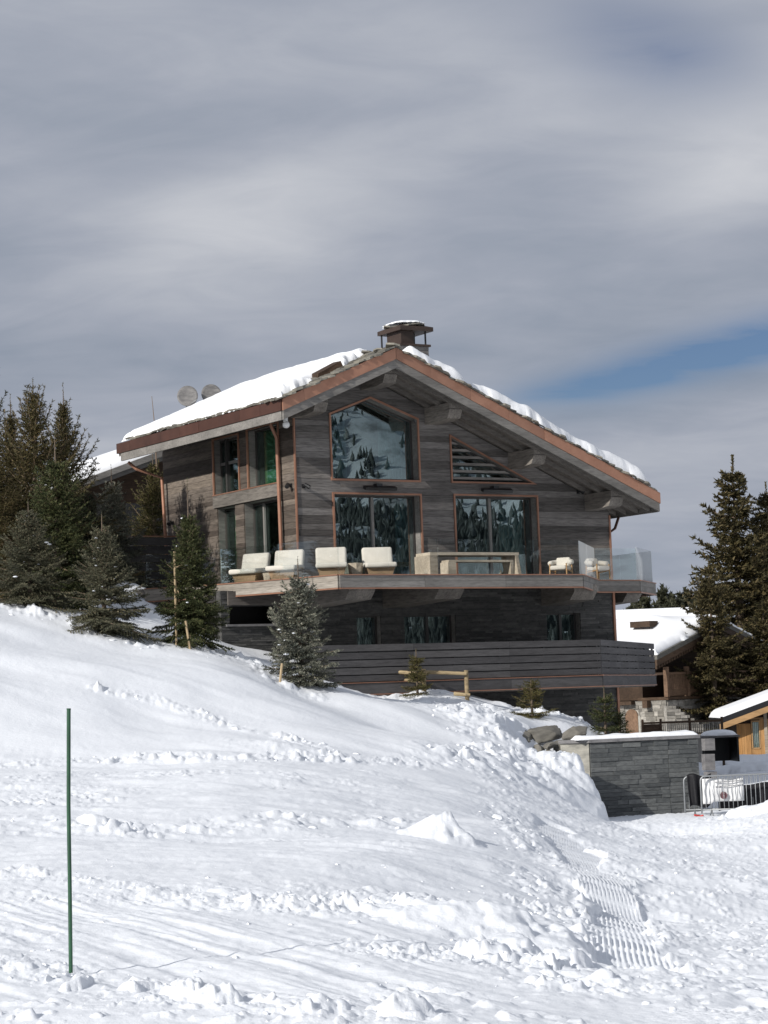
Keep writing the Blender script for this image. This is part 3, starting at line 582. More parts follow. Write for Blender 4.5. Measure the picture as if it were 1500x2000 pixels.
sidewall = plank_wall('side_wall', SIDE, [DZ - .4, 6.13, 6.54, 8.31, 8.68], lambda z: .02, lambda z: 8.8, [rect(r) for r in SW.values()], W_SIDE, 8, .15, .23)
# plain walls of the sides that face away, floors and rooms
mb = MB(); mb.box(11.25, 11.4, .06, 8.8, 0, soff(11.4)); mb.box(.15, 11.25, 8.65, 8.8, 0, 6.6)
mb.prism([(0.1, 6.6), (11.3, 6.6 - .7), (11.3, soff(11.4)), (RID, soff(RID)), (.1, soff(.1))], 8.66, 8.79); mb.build('rear_wall', W_DARK, chalet)
mb = MB(); mb.box(.13, 11.24, .14, 8.64, DZ - .14, DZ - .02); mb.box(.14, 11.24, .14, 8.64, 6.22, 6.42); mb.box(.6, 11.2, 4.6, 4.7, DZ, 6.2); mb.box(4.8, 4.9, .3, 4.5, DZ, 6.2)
mb.prism([(.14, 6.44), (11.2, 6.44 - .6), (11.2, 5.95), (RID, 9.6), (.14, 8.6)], 4.6, 4.7); mb.box(3.2, 4.6, 2.2, 3.0, DZ, 4.3); mb.box(6.2, 8.2, 2.4, 3.2, DZ, 4.25)
tag(mb.build('interior', M_INT, chalet), kind='structure')

def edges_frame(poly, mp, d, w, dep, inset=0.0):
    f = MB(mp); c = Vector((sum(p[0] for p in poly) / len(poly), 0, sum(p[1] for p in poly) / len(poly)))
    P = [Vector((p[0], 0, p[1])) for p in poly]; n = len(P); out = []
    for i in range(n):                              # mitred ring of width w inside the polygon
        a, b, cc = P[i - 1], P[i], P[(i + 1) % n]; e1 = (b - a).normalized(); e2 = (cc - b).normalized()
        n1 = Vector((-e1.z, 0, e1.x)); n2 = Vector((-e2.z, 0, e2.x))
        if n1.dot(c - b) < 0: n1 = -n1
        if n2.dot(c - b) < 0: n2 = -n2
        bis = (n1 + n2).normalized(); k = 1 / max(.3, bis.dot(n1)); out.append((b + bis * inset * k, b + bis * (inset + w) * k))
    for i in range(n):
        o0, i0 = out[i]; o1, i1 = out[(i + 1) % n]
        f.add([(o0.x, d, o0.z), (o1.x, d, o1.z), (i1.x, d, i1.z), (i0.x, d, i0.z), (o0.x, d + dep, o0.z), (o1.x, d + dep, o1.z), (i1.x, d + dep, i1.z), (i0.x, d + dep, i0.z)],
              [(0, 1, 2, 3), (7, 6, 5, 4), (0, 4, 5, 1), (1, 5, 6, 2), (2, 6, 7, 3), (3, 7, 4, 0)])
    return f
def shrink(poly, k):
    f = edges_frame(poly, FRONT, 0, k, .01); return [(f.v[8 * i + 3][0], f.v[8 * i + 3][2]) for i in range(len(poly))]
def window(name, poly, mp, depth, pane_mat, mullions=(), trim=True, bars=(), mull_mat=None):
    fr = edges_frame(poly, mp, depth, .07, .07).build(name, M_FRAME, chalet)
    edges_frame(poly, mp, .03, .012, depth - .032).build('jamb', W_GREY, fr)
    if trim: edges_frame(poly, mp, -.05, .055, .05, -.045).build('trim', M_TRIM, fr)
    ins = shrink(poly, .05)
    MB(mp).prism(ins, depth + .03, depth + .045).build('pane', pane_mat, fr) if mp is FRONT else MB(lambda a, d, z: SIDE(a, d, z)).prism(ins, depth + .03, depth + .045).build('pane', pane_mat, fr)
    for x in mullions:
        zz = clampspan(ins, (min(p[1] for p in ins) + max(p[1] for p in ins)) / 2); z0 = min(p[1] for p in ins); z1 = max(p[1] for p in ins)
        MB(mp).box(x - .045, x + .045, depth - .03, depth + .028, z0 + .002, z1 - .002).build('mullion', mull_mat or M_MULL, fr)
    for z in bars: 
        s = poly_span(ins, z); MB(mp).box(s[0] + .002, s[1] - .002, depth - .02, depth + .026, z - .045, z + .045).build('transom', M_MULL, fr)
    return fr
window('window', PENT, FRONT, .30, M_PANE)
tri = window('window', TRI, FRONT, .22, M_PANE)
for k in range(6):
    z = 6.70 + k * .215; s = poly_span(shrink(TRI, .02), z)
    if s and s[1] - s[0] > .2: MB().prism([(s[0], z - .045), (s[1], z - .045), (max(s[0] + .1, s[1] - .20), z + .03), (s[0], z + .03)], .06, .17).build('louver', W_GREY, tri)
window('glass_door', DOOR1, FRONT, .30, M_PANE, (2.74,)); window('glass_door', DOOR2, FRONT, .30, M_PANE, (7.0,))
window('window', rect(SW['a']), SIDE, .24, M_PANE_SIDE); window('window', rect(SW['b']), SIDE, .22, M_PANE_SIDE, (), True, (7.52,))
window('glass_door', rect(SW['c']), SIDE, .32, M_PANE_SIDE, (2.6,), False); window('glass_door', rect(SW['d']), SIDE, .26, M_PANE_SIDE, (), False)
MB().box(-.06, -.022, .95, 5.24, 6.15, 6.52).build('beam', W_BEAM, chalet); MB().bar((-.03, .94, 6.545), (-.03, 5.24, 6.545), .09, .03).build('copper_strip', M_TRIM, chalet)
MB().box(-.045, -.005, -.04, .03, DZ, 8.7).build('corner_trim', M_TRIM, chalet)
MB().box(11.37, 11.43, -.04, .02, DZ, 5.6).build('corner_trim', M_TRIM, chalet)

# ---- roof
roof = MB().prism([(UL + .03, ztop(UL) - .02), (RID, ZA - .02), (UR - .03, ztop(UR) - .02), (UR - .03, ztop(UR) - .40), (RID, ZA - .42), (UL + .03, ztop(UL) - .40)], VF + .06, VB - .03).build('roof', W_DARK, chalet)
tag(roof, kind='structure') if False else None
def slope_pts(u0, u1): return Vector((u0, 0, ztop(u0))), Vector((u1, 0, ztop(u1)))
R = random.Random(4)
def strip(u0, u1, ztop_off, zbot_off, v0, v1): return MB().prism([(u0, ztop(u0) + ztop_off), (u1, ztop(u1) + ztop_off), (u1, ztop(u1) + zbot_off), (u0, ztop(u0) + zbot_off)], v0, v1)
cuts_l = [UL, -.72, .62, RID - .004]; cuts_r = [RID + .004, 3.6, 5.0, 6.35, 7.65, 8.6, 9.9, 11.1, UR]
for cs in (cuts_l, cuts_r):
    for a, b in zip(cs[:-1], cs[1:]): strip(a + .002, b - .002, .025 + R.uniform(-.006, .006), -.31, VF - R.uniform(0, .008), VF + .055).build('flashing', M_COPPER, roof)
for a, b in ((UL + .02, RID - .003), (RID + .003, UR - .03)): strip(a, b, -.312, -.575, VF + .02, VF + .10).build('fascia_board', W_GREY, roof)
vs = [VF + .06, -.6, .65, 2.0, 3.3, 4.6, 5.9, 7.1, 8.2, VB]
for a, b in zip(vs[:-1], vs[1:]):
    MB().box(UL - .04 - R.uniform(0, .006), UL + .02, a + .004, b - .003, ztop(UL) - .31, ztop(UL) + .015).build('flashing', M_COPPER_DARK, roof)
    MB().box(UR - .02, UR + .04, a + .004, b - .003, ztop(UR) - .31, ztop(UR) + .015).build('flashing', M_COPPER_DARK, roof)
MB().box(UL - .01, UL + .05, VF + .11, VB - .25, ztop(UL) - .57, ztop(UL) - .315).build('fascia_board', W_GREY, roof)
MB().box(UR - .06, UR - .01, VF + .11, VB - .25, ztop(UR) - .57, ztop(UR) - .315).build('fascia_board', W_GREY, roof)
for v in (-1.42, -.80, -.2):                         # rafters that follow the slope under the front overhang
    for a, b in ((UL + .08, RID - .03), (RID + .03, UR - .10)): strip(a, b, -.405, -.555, v - .06, v + .06).build('rafter', W_RAFTER, roof)
for k in range(14):                                 # rafter tails along both eaves
    v = .35 + k * .63
    strip(UL + .10, .0, -.405, -.545, v - .06, v + .06).build('rafter', W_RAFTER, roof); strip(11.45, UR - .08, -.405, -.56, v - .06, v + .06).build('rafter', W_RAFTER, roof)
for uc, w in ((2.54, .44), (.14, .42), (4.78, .46), (7.80, .48), (10.70, .50)):
    zt = min(ztop(uc - w / 2), ztop(uc + w / 2)) - .43; mb = MB()
    mb.add([(uc + s * w / 2, v, z) for s in (-1, 1) for v, z in ((.04, zt + .10), (VF + .50, zt + .10), (VF + .50, zt - .12), (VF + .64, zt - .36), (VF + 1.0, zt - .40), (.04, zt - .40))],
           [tuple(range(6)), tuple(range(11, 5, -1))] + [(i, 6 + i, 6 + (i + 1) % 6, (i + 1) % 6) for i in range(6)])
    p = mb.build('purlin', W_BEAM, roof)
    MB().box(uc - w / 2 - .008, uc + w / 2 + .008, VF + .492, VF + .70, zt - .10, zt - .085).build('notch', M_FRAME, p)
# roof stones where the snow has slid off
tile_meshes = []
for k in range(6):
    n = R.randint(6, 8); poly = [(.24 * math.cos(a) * R.uniform(.85, 1.1), .22 * math.sin(a) * R.uniform(.85, 1.1)) for a in [2 * math.pi * (i + R.uniform(-.25, .25)) / n for i in range(n)]]
    o = MB().prism(poly, -.02, .025, 'xy').build('tile', M_LAUZE); tile_meshes.append(o.data); bpy.data.objects.remove(o)
def put_tile(u, v, side):
    o = link('tile', R.choice(tile_meshes), roof); th = math.atan(SL)
    o.location = (u, v, ztop(u) + .055 + R.uniform(-.01, .02)); o.rotation_euler = (R.uniform(-.07, .07), -side * (th - .09 + R.uniform(-.05, .05)), R.uniform(-.5, .5)); o.scale = (R.uniform(.8, 1.15), R.uniform(.85, 1.2), R.uniform(.8, 1.5))
def snow_front(s):                                  # where the snow ends above the gable, left slope; s = distance from the ridge
    return np.interp(s, [0, .6, 1.2, 2.2, 3.2, 3.9], [-.15, -.5, -.95, -1.35, -1.5, -1.62])
for i in range(15):
    s = .12 + i * .265; v = VF + .10
    while v < snow_front(s) + .5: put_tile(RID - s, v + R.uniform(-.05, .05), 1); v += .34
for i in range(36):
    s = .12 + i * .262
    for v in (VF + .12, VF + .46, VF + .8) if i < 4 else (VF + .12, VF + .46): put_tile(RID + s, v + R.uniform(-.05, .05), -1)
for i in range(26): put_tile(UL + .17 + R.uniform(-.03, .03), VF + .9 + i * .38, 1)
for i in range(6): put_tile(RID, VF + .15 + i * .36, 1 if i % 2 else -1)
p = MB().add([(.2, -1.15, ztop(.2) + .05), (1.0, -1.25, ztop(1.0) + .1), (.95, -.75, ztop(.95) + .16), (.25, -.7, ztop(.25) + .12), (.2, -1.15, ztop(.2) + .22), (.95, -1.2, ztop(.95) + .30), (.95, -.75, ztop(.95) + .32), (.25, -.7, ztop(.25) + .26)],
             [(0, 3, 2, 1), (4, 5, 6, 7), (0, 1, 5, 4), (1, 2, 6, 5), (2, 3, 7, 6), (3, 0, 4, 7)]).build('roof_vent', W_OLD, roof)

def snow_sheet(name, label, us, vs_, thick, zbase, m=M_SNOW_ROOF, tf=None, loc=None, rz=0.0):
    """snow lying on a surface: thick(u, v) is its depth, zbase(u, v) the surface; where the depth ends there is none"""
    U, V = np.meshgrid(us, vs_, indexing='ij'); T = thick(U, V); Zb = zbase(U, V); keep = T > .004
    c = keep[:-1, :-1] | keep[1:, :-1] | keep[:-1, 1:] | keep[1:, 1:]; nv = U.shape[1]
    i, j = np.nonzero(c); a = i * nv + j; F = np.stack([a, a + 1, a + nv + 1, a + nv], -1)
    Z = np.where(keep, Zb + T, Zb + .015); Vt = np.stack([U.ravel(), V.ravel(), Z.ravel()], -1)
    used = np.unique(F); re = np.full(len(Vt), -1); re[used] = np.arange(len(used)); Vt = Vt[used]; F = re[F]
    lo = Vt.copy(); lo[:, 2] = Zb.ravel()[used] - .01; n = len(Vt); E = {}
    for f in F:
        for k in range(4):
            e = (f[k], f[(k + 1) % 4]); r = (e[1], e[0])
            if r in E: del E[r]
            else: E[e] = 1
    S = np.array([(b, a_, a_ + n, b + n) for a_, b in E]); F = np.concatenate([F[:, ::-1], S[:, ::-1]]) if False else np.concatenate([F, S])
    o = np_mesh(name, np.concatenate([Vt, lo]), F, m)
    bm = bmesh.new(); bm.from_mesh(o.data); bmesh.ops.recalc_face_normals(bm, faces=bm.faces); bm.to_mesh(o.data); bm.free(); o.data.shade_smooth()
    o.location = loc if loc is not None else HO; o.rotation_euler = (0, 0, rz)
    return tag(o, label, 'snow', kind='stuff')
def dome(d, w): k = np.clip(d / w, 0, 1); return np.sqrt(np.clip(1 - (1 - k) ** 2, 0, 1))
def thick_left(U, V):
    s = RID - U; e = .13 * fbm(V / .5, s / .5, 501, 3) + .10 * fbm(V / .16, s / .2, 502, 2)
    d = np.minimum(np.minimum(V - snow_front(s) + e * 1.3, (U - UL - .10) + .6 * e), np.minimum((VB - .12 - V) * .7 + e, RID + .28 - U))
    hole = np.hypot((U - .55) / .62, (V + 1.1) / .42) - 1
    d = np.minimum(d, hole * .35 + .3 * e)
    body = .33 + .07 * fbm(U / 1.1, V / 1.6, 503, 3) + .018 * fbm(U / .25, V / .35, 504, 2)
    back = .62 + .38 * sstep(.2, 3.0, VB - V)
    return np.where(d > 0, np.maximum(body * dome(d, .34) * back, .03), 0)
snow_sheet('roof_snow', 'thick snow blanket on the left slope of the chalet roof', np.linspace(UL, RID + .3, 90), np.linspace(VF, VB, 230), thick_left, lambda U, V: ZA - SL * np.abs(U - RID) + .05, rz=YAW)
def thick_right(U, V):
    s = U - RID; e = .14 * fbm(V / .7, s / .8, 511, 2) + .035 * fbm(V / .2, s / .25, 512, 2)
    vf = np.interp(s, [.6, 1.2, 2.4, 2.7, 5.2, 5.45, 9.2], [-1.5, -1.7, -1.80, -1.55, -1.80, -1.74, -1.80])
    gap = np.minimum(np.abs(s - 2.62) - .05, np.abs(s - 5.35) - .03) + .1
    d = np.minimum(np.minimum(V - vf + e, gap * 2 + (V - vf) * .8), np.minimum(UR - .35 - U + e, s - .75 + e))
    d = np.minimum(d, VB - .2 - V + e); d = np.minimum(d, np.maximum(np.abs(U - 4.6) - .85, np.abs(V - 1.2) - .95) + .3 * e)
    body = .50 + .10 * fbm(U / .9, V / 1.2, 513, 3) + .02 * fbm(U / .2, V / .3, 514, 2) + .05 * np.exp(-((s - 4.9) / .5) ** 2) + .05 * np.exp(-((s - 8.4) / .7) ** 2) - .24 * np.exp(-((s - 2.75) / .40) ** 2)
    return np.where(d > 0, np.maximum(body * dome(d, .27), .03), 0)
snow_sheet('roof_snow', 'snow band along the right slope of the chalet roof above the copper edge', np.linspace(RID + .5, UR, 190), np.linspace(VF, VB, 120), thick_right, lambda U, V: ZA - SL * np.abs(U - RID) + .05, rz=YAW)

# ---- chimney
ch = MB().box(4.2, 5.16, .62, 1.8, 8.6, 10.80).build('chimney', M_FRAME, chalet)
z = 9.0
while z < 10.78:
    h = min(R.uniform(.10, .16), 10.80 - z); MB().box(4.18 - R.uniform(0, .012), 5.18 + R.uniform(0, .012), .60 - R.uniform(0, .012), 1.82, z + .004, z + h).build('stone', W_FRONT if R.random() < .5 else M_GREYSTONE, ch); z += h
MB().box(4.12, 5.24, .54, 1.88, 10.803, 10.87).build('coping', M_BURNT, ch)
MB().box(4.26, 4.72, .70, 1.52, 10.872, 11.30).build('flue', M_BURNT, ch); MB().box(4.70, 4.96, 1.0, 1.5, 10.872, 11.29).build('flue', M_FRAME, ch)
for pu, pv in ((4.20, 1.74), (5.12, .66), (5.12, 1.74), (4.22, .66)):
    if (pu, pv) != (4.22, .66): MB().tube([(pu, pv, 10.872), (pu, pv, 11.30)], .03).build('post', M_BLACK, ch)
cp = MB().add([(u, v, zz) for u, v, zz in ((4.12, .5, 11.28), (5.32, .5, 11.28), (5.32, 1.85, 11.28), (4.12, 1.85, 11.28), (4.12, .5, 11.41), (5.32, .5, 11.41), (5.32, 1.85, 11.41), (4.12, 1.85, 11.41), (4.5, .95, 11.56), (4.95, .95, 11.56), (4.95, 1.5, 11.56), (4.5, 1.5, 11.56))],
              [(0, 3, 2, 1), (0, 1, 5, 4), (1, 2, 6, 5), (2, 3, 7, 6), (3, 0, 4, 7), (4, 5, 9, 8), (5, 6, 10, 9), (6, 7, 11, 10), (7, 4, 8, 11), (8, 9, 10, 11)]).build('cap', M_BURNT, ch)
for k in range(9):
    o = link('tile', R.choice(tile_meshes), cp); t = k / 9 * 6.28; o.location = (4.71 + .42 * math.cos(t), 1.18 + .48 * math.sin(t), 11.48); o.rotation_euler = (.2 * math.sin(t), .2 * math.cos(t), R.uniform(0, 3)); o.scale = (1.1, 1.1, 1)
snow_sheet('chimney_snow', 'thin cap of snow lying on the chimney cover', np.linspace(4.05, 5.4, 26), np.linspace(.45, 2.0, 26), lambda U, V: np.where((e := 1 - np.hypot((U - 4.72) / .55, (V - 1.25) / .7) + .25 * fbm(U / .3, V / .3, 521, 3)) > 0, .015 + .07 * dome(e, .6), 0), lambda U, V: 11.56 - .02 * np.abs(U - 4.7), rz=YAW)

# ---- lower storey, clad with thin slate courses
def slate_courses(mp, a0, a1, z0, z1, holes, seed, hmin=.045, hmax=.085, lmin=.25, lmax=1.0, dep=.03):
    mb = MB(mp); R = random.Random(seed); z = z0
    while z < z1:
        h = min(R.uniform(hmin, hmax), z1 - z); a = a0
        while a < a1:
            l = min(R.uniform(lmin, lmax), a1 - a); zm = z + h / 2
            ivs = [(a, a + l)]
            for (h0, h1, g0, g1) in holes:
                if g0 < zm < g1: ivs = [q for (x, y) in ivs for q in ((x, min(y, h0)), (max(x, h1), y)) if q[1] - q[0] > .03]
            for x, y in ivs: mb.box(x + .002, y - .002, -R.uniform(0, dep), .05, z + .003, z + h - .003)
            a += l
        z += h
    return mb
LOWH = [(1.88, 2.72, 1.3, 2.53), (3.54, 5.38, 1.3, 2.53), (8.78, 10.08, 1.3, 2.53), (-2.35, -.85, 2.32, 2.84), (7.9, 9.0, -2.6, -.75), (3.2, 5.2, -2.6, .05)]
def holed(mp, a0, a1, z0, z1, holes, d0, d1):
    mb = MB(mp); zs = sorted({z0, z1} | {min(max(h[k], z0), z1) for h in holes for k in (2, 3)})
    for za, zb in zip(zs[:-1], zs[1:]):
        x = a0
        for h in sorted(h for h in holes if h[2] < (za + zb) / 2 < h[3]): mb.box(x, h[0], d0, d1, za, zb); x = h[1]
        mb.box(x, a1, d0, d1, za, zb)
    return mb
low = holed(FRONT, -2.6, 11.4, -3.6, DZ - .22, LOWH, .055, .3).build('lower_wall', M_SLATE_DARK, chalet)
tag(slate_courses(FRONT, -2.62, 11.42, -3.4, DZ - .22, LOWH, 21).build('stone_courses', M_SLATE_DARK, low), kind='stuff')
mb = MB(); mb.box(-2.62, -2.3, .31, 8.8, -1, DZ - .22); mb.box(11.1, 11.4, .31, 8.8, -3.6, DZ - .22); mb.box(-2.2, 11, 1.3, 1.4, -3.4, DZ - .25); mb.box(-2.2, 11, .31, 1.3, 2.9, 3.0); mb.box(-2.2, 11, .31, 1.3, .1, .2); mb.build('basement', M_INT, chalet)
for i, (a, b, z0, z1) in enumerate(LOWH[:3]): window('window', [(a, z0), (b, z0), (b, z1), (a, z1)], FRONT, .22, M_PANE, ((a + b) / 2 + .02,) if i else (), False, (), M_FRAME)
MB().box(-2.42, -.55, -.10, -.035, 2.86, DZ - .24).build('beam', W_DARK, chalet); MB().box(-2.5, -.7, -.12, -.035, 2.25, 2.31).build('sill', M_GREYSTONE, chalet)
MB().box(11.37, 11.45, -.06, 0, -2.5, DZ - .24).build('corner_trim', M_TRIM, chalet)

# ---- balcony with glass balustrade
A0, A, B, C, D_, E_, G_ = (-3.75, 2.55), (-2.34, .52), (-.80, -3.62), (7.75, -3.32), (10.41, -.53), (12.14, -.42), (14.1, 1.27)
DP = [A0, A, B, C, D_, E_, G_, (14.1, 6.5), (11.45, 6.5), (11.45, .1), (.0, .1), (0, 7.4), (-3.75, 7.4)]
bal = MB().prism(DP, DZ - .20, DZ, 'xy').build('balcony', W_DARK, chalet)
PATH = [A0, A, B, C, D_, E_, G_, (14.1, 6.4)]
def outward(p, q):
    d = Vector((q[0] - p[0], q[1] - p[1], 0)).normalized(); return Vector((d.y, -d.x, 0))
for i, (p, q) in enumerate(zip(PATH[:-1], PATH[1:])):
    n = outward(p, q); p3, q3 = Vector((*p, 0)), Vector((*q, 0)); L = (q3 - p3).length; d = (q3 - p3) / L
    def ring(o, z): return (p3 + n * o + Vector((0, 0, z)), q3 + n * o + Vector((0, 0, z)))
    bd = W_FASCIA if i in (0, 1) else W_GREY
    nb = max(1, round(L / 3.2))
    for k in range(nb):
        a, b = p3 + d * (L * k / nb + .004), p3 + d * (L * (k + 1) / nb - .004)
        for z0, z1 in ((DZ - .36, DZ - .185), (DZ - .18, DZ - .025)): MB().bar(a + n * .03 + Vector((0, 0, (z0 + z1) / 2)), b + n * .03 + Vector((0, 0, (z0 + z1) / 2)), .05, z1 - z0).build('fascia_board', bd, bal)
    a, b = ring(.035, DZ - .008); MB().bar(a, b, .09, .03).build('copper_strip', M_TRIM, bal)
    a, b = ring(.03, DZ - .385); MB().bar(a, b, .07, .04).build('copper_strip', M_TRIM, bal)
    ng = max(1, round(L / 1.9)); hgt = 1.0 if i < 5 else 1.05
    for k in range(ng):
        a, b = p3 + d * (L * k / ng + .012), p3 + d * (L * (k + 1) / ng - .012)
        MB().bar(a - n * .05 + Vector((0, 0, DZ + hgt / 2 + .012)), b - n * .05 + Vector((0, 0, DZ + hgt / 2 + .012)), .017, hgt).build('glass_panel', M_GLARE if i == 6 else M_SHEEN if i in (3, 5) else M_RAIL, bal)  # end panel: painted glare; angled panels: painted sky sheen
for uc, w, vf in ((.22, .85, -3.15), (3.25, .88, -3.1), (9.05, .88, -1.75), (12.2, .6, -.1)):
    zt = DZ - .205; mb = MB(); v0 = .04 if uc < 11.4 else 3
    mb.add([(uc + s * w / 2, v, z) for s in (-1, 1) for v, z in ((v0, zt), (vf, zt), (vf, zt - .22), (vf + .25, zt - .46), (v0, zt - .56))], [tuple(range(5)), tuple(range(9, 4, -1))] + [(i, 5 + i, 5 + (i + 1) % 5, (i + 1) % 5) for i in range(5)])
    mb.build('beam', W_BEAM, bal)

# ---- lower terrace with slatted balustrade
TZ = .22; TP = [(-1.9, -3.9), (7.88, -3.9), (14.85, 2.4)]
ter = MB().prism([TP[0], TP[1], TP[2], (14.85, 6), (11.5, 6), (11.5, .0), (-1.9, .0)], TZ - .10, TZ + .12, 'xy').build('terrace', W_DARK, chalet)
for i, (p, q) in enumerate(zip(TP[:-1], TP[1:])):
    n = outward(p, q); p3, q3 = Vector((*p, 0)), Vector((*q, 0)); L = (q3 - p3).length; d = (q3 - p3) / L
    nb = round(L / 3.3)
    for k in range(nb):
        a, b = p3 + d * (L * k / nb + .003), p3 + d * (L * (k + 1) / nb - .003)
        for z0, z1 in ((1.36, 1.54), (1.14, 1.32), (.93, 1.11), (.72, .90), (.52, .69)): MB().bar(a + Vector((0, 0, (z0 + z1) / 2)), b + Vector((0, 0, (z0 + z1) / 2)), .035, z1 - z0).build('slat', W_SLAT, ter)
        MB().bar(a + n * .02 + Vector((0, 0, .325)), b + n * .02 + Vector((0, 0, .325)), .05, .30).build('fascia_board', W_SLAT, ter)
    for z in (.49, .165): MB().bar(p3 + n * .03 + Vector((0, 0, z)), q3 + n * .03 + Vector((0, 0, z)), .07, .022).build('copper_strip', M_TRIM, ter)
    for k in range(round(L / 1.55) + 1):
        c = p3 + d * min(L - .03, max(.03, 1.55 * k)) - n * .05; MB().box(c.x - .025, c.x + .025, c.y - .025, c.y + .025, TZ + .1, 1.50).build('post', M_BLACK, ter)
    MB().bar(p3 - n * .12 + d * .03 + Vector((0, 0, .92)), q3 - n * .12 - d * .25 + Vector((0, 0, .92)), .015, 1.14).build('backing_panel', M_BLACK, ter)
# ---- downpipes
MB().tube([(-.30, .92, 8.45), (-.27, .91, 8.2), (-.13, .86, 7.85), (-.13, .80, DZ)], .055, 10).build('downpipe', M_COPPER, chalet)
MB().tube([(UL + .25, 8.95, ztop(UL) - .60), (-.95, 8.8, 7.75), (-.2, 8.5, 7.45), (-.12, 8.45, DZ + 1.0)], .055, 10).build('downpipe', M_COPPER, chalet)
MB().tube([(12.0, .25, ztop(12) - .50), (11.75, .17, 5.2), (11.48, .12, 5.05), (11.48, .12, TZ + .1)], .045, 10).build('downpipe', M_COPPER_DARK, chalet)
# ---- boarded screen at the end of the side terrace
scr = thing('wind_screen', 'dark horizontal board screen with copper capping beside the chalet side wall', 'screen', H(-1.75, 7.5, DZ), YAW)
for k in range(7): MB().box(-1.75, 1.5, -.02, .02, .05 + k * .27, .05 + k * .27 + .245).build('board', W_SLAT, scr)
for x in (-1.7, 1.45): MB().box(x - .04, x + .04, .022, .09, 0, 1.92).build('post', M_BLACK, scr)
MB().box(-1.78, 1.53, -.05, .06, 1.94, 1.975).build('cap', M_TRIM, scr)
# ------------------------------------------------------------------ things on and at the chalet
def curtain(label, u, v, z0, w, h, rz, m, group=None):
    n = 40; vs, fs = [], []
    for i in range(n + 1):
        x = w * i / n; y = .045 * math.sin(i * 1.35) + .02 * math.sin(i * .61)
        for zz in (0, h * .5, h): vs.append((x, y * (1.15 - .3 * zz / h), zz))
    for i in range(n):
        for k in range(2): fs.append((i * 3 + k, i * 3 + 3 + k, i * 3 + 4 + k, i * 3 + 1 + k))
    mb = MB(); mb.v, mb.f = vs, fs; o = mb.build('curtain', m, None, True)
    so = o.modifiers.new('solid', 'SOLIDIFY'); so.thickness = .008
    o.location = H(u, v, z0); o.rotation_euler = (0, 0, YAW + rz); tag(o, label, 'curtain', group)
Q = math.pi / 2
curtain('green pleated curtain in the tall upper side window by the chalet corner', .43, 1.32, 6.5, 1.38, 1.85, Q, M_CURTAIN, 'curtains behind the chalet windows')
curtain('green curtain strip in the narrow upper side window', .43, 3.72, 6.56, .70, 1.0, Q, M_CURTAIN, 'curtains behind the chalet windows')
curtain('green curtain in the narrow lower side door behind the spruce', .45, 4.15, DZ, .6, 2.55, Q, M_CURTAIN, 'curtains behind the chalet windows')
curtain('dull sage curtain drawn to the right in the right-hand glass door', 7.55, .62, DZ, .85, 2.6, 0, M_CURTAIN2, 'curtains behind the chalet windows')
curtain('sage curtain at the right edge of the left-hand front glass door', 3.75, .62, DZ, .5, 2.6, 0, M_CURTAIN2, 'curtains behind the chalet windows')
curtain('pale curtain in the lower right window above the slatted terrace', 8.85, .5, 1.4, .16, 1.1, 0, M_CREAM, 'curtains behind the chalet windows')

curtain('pale sage curtain gathered at the right side of the gable window', 3.2, .55, 6.52, 1.0, 1.9, 0, M_CURTAIN2, 'curtains behind the chalet windows')
curtain('pale sage curtain gathered at the left side of the gable window', 1.3, .55, 6.52, .75, 1.95, 0, M_CURTAIN2, 'curtains behind the chalet windows')
def heater(label, u):
    t = thing('patio_heater', label, 'heater', H(u, -.02, 6.30), YAW, 'heaters above the glass doors')
    MB().bar((-.55, -.22, .0), (.55, -.22, .0), .16, .09, (0, -.5, 1)).build('reflector', M_BLACK, t); MB().box(-.10, .10, -.2, 0, .02, .14).build('bracket', M_BLACK, t)
heater('black bar heater on the wall above the left-hand glass door', 2.73); heater('black bar heater on the wall above the right-hand glass door', 6.95)
def wall_lamp(label, u, v, z, rz):
    t = thing('wall_lamp', label, 'lamp', H(u, v, z), YAW + rz, 'dark spot lamps on the chalet walls')
    MB().box(-.05, .05, -.03, 0, -.06, .06).build('plate', M_BLACK, t); MB().tube([(0, -.03, 0), (0, -.12, .03), (.10, -.2, -.05)], .045, 8, .07).build('lamp_head', M_BLACK, t)
wall_lamp('small black spot lamp on the front wall just right of the chalet corner', .22, -.02, 6.33, 0)
wall_lamp('small black spot lamp on the side wall just left of the chalet corner', -.02, .28, 6.38, -Q)
wall_lamp('black spot lamp high on the front wall under the right eave', 10.2, -.02, 6.33, 0)
wall_lamp('black lamp beside the downpipe at the far end of the side wall', -.02, 8.15, 5.95, -Q)
t = thing('security_camera', 'white dome camera under the front corner of the left eave', 'camera', H(-1.05, -1.35, 8.02), YAW)
MB().tube([(0, 0, .12), (0, 0, .0)], .07, 10).build('mount', M_PLASTIC, t); MB().rbox((0, -.03, -.08), (.2, .2, .2), .09, 4).build('dome', M_PLASTIC, t, True)

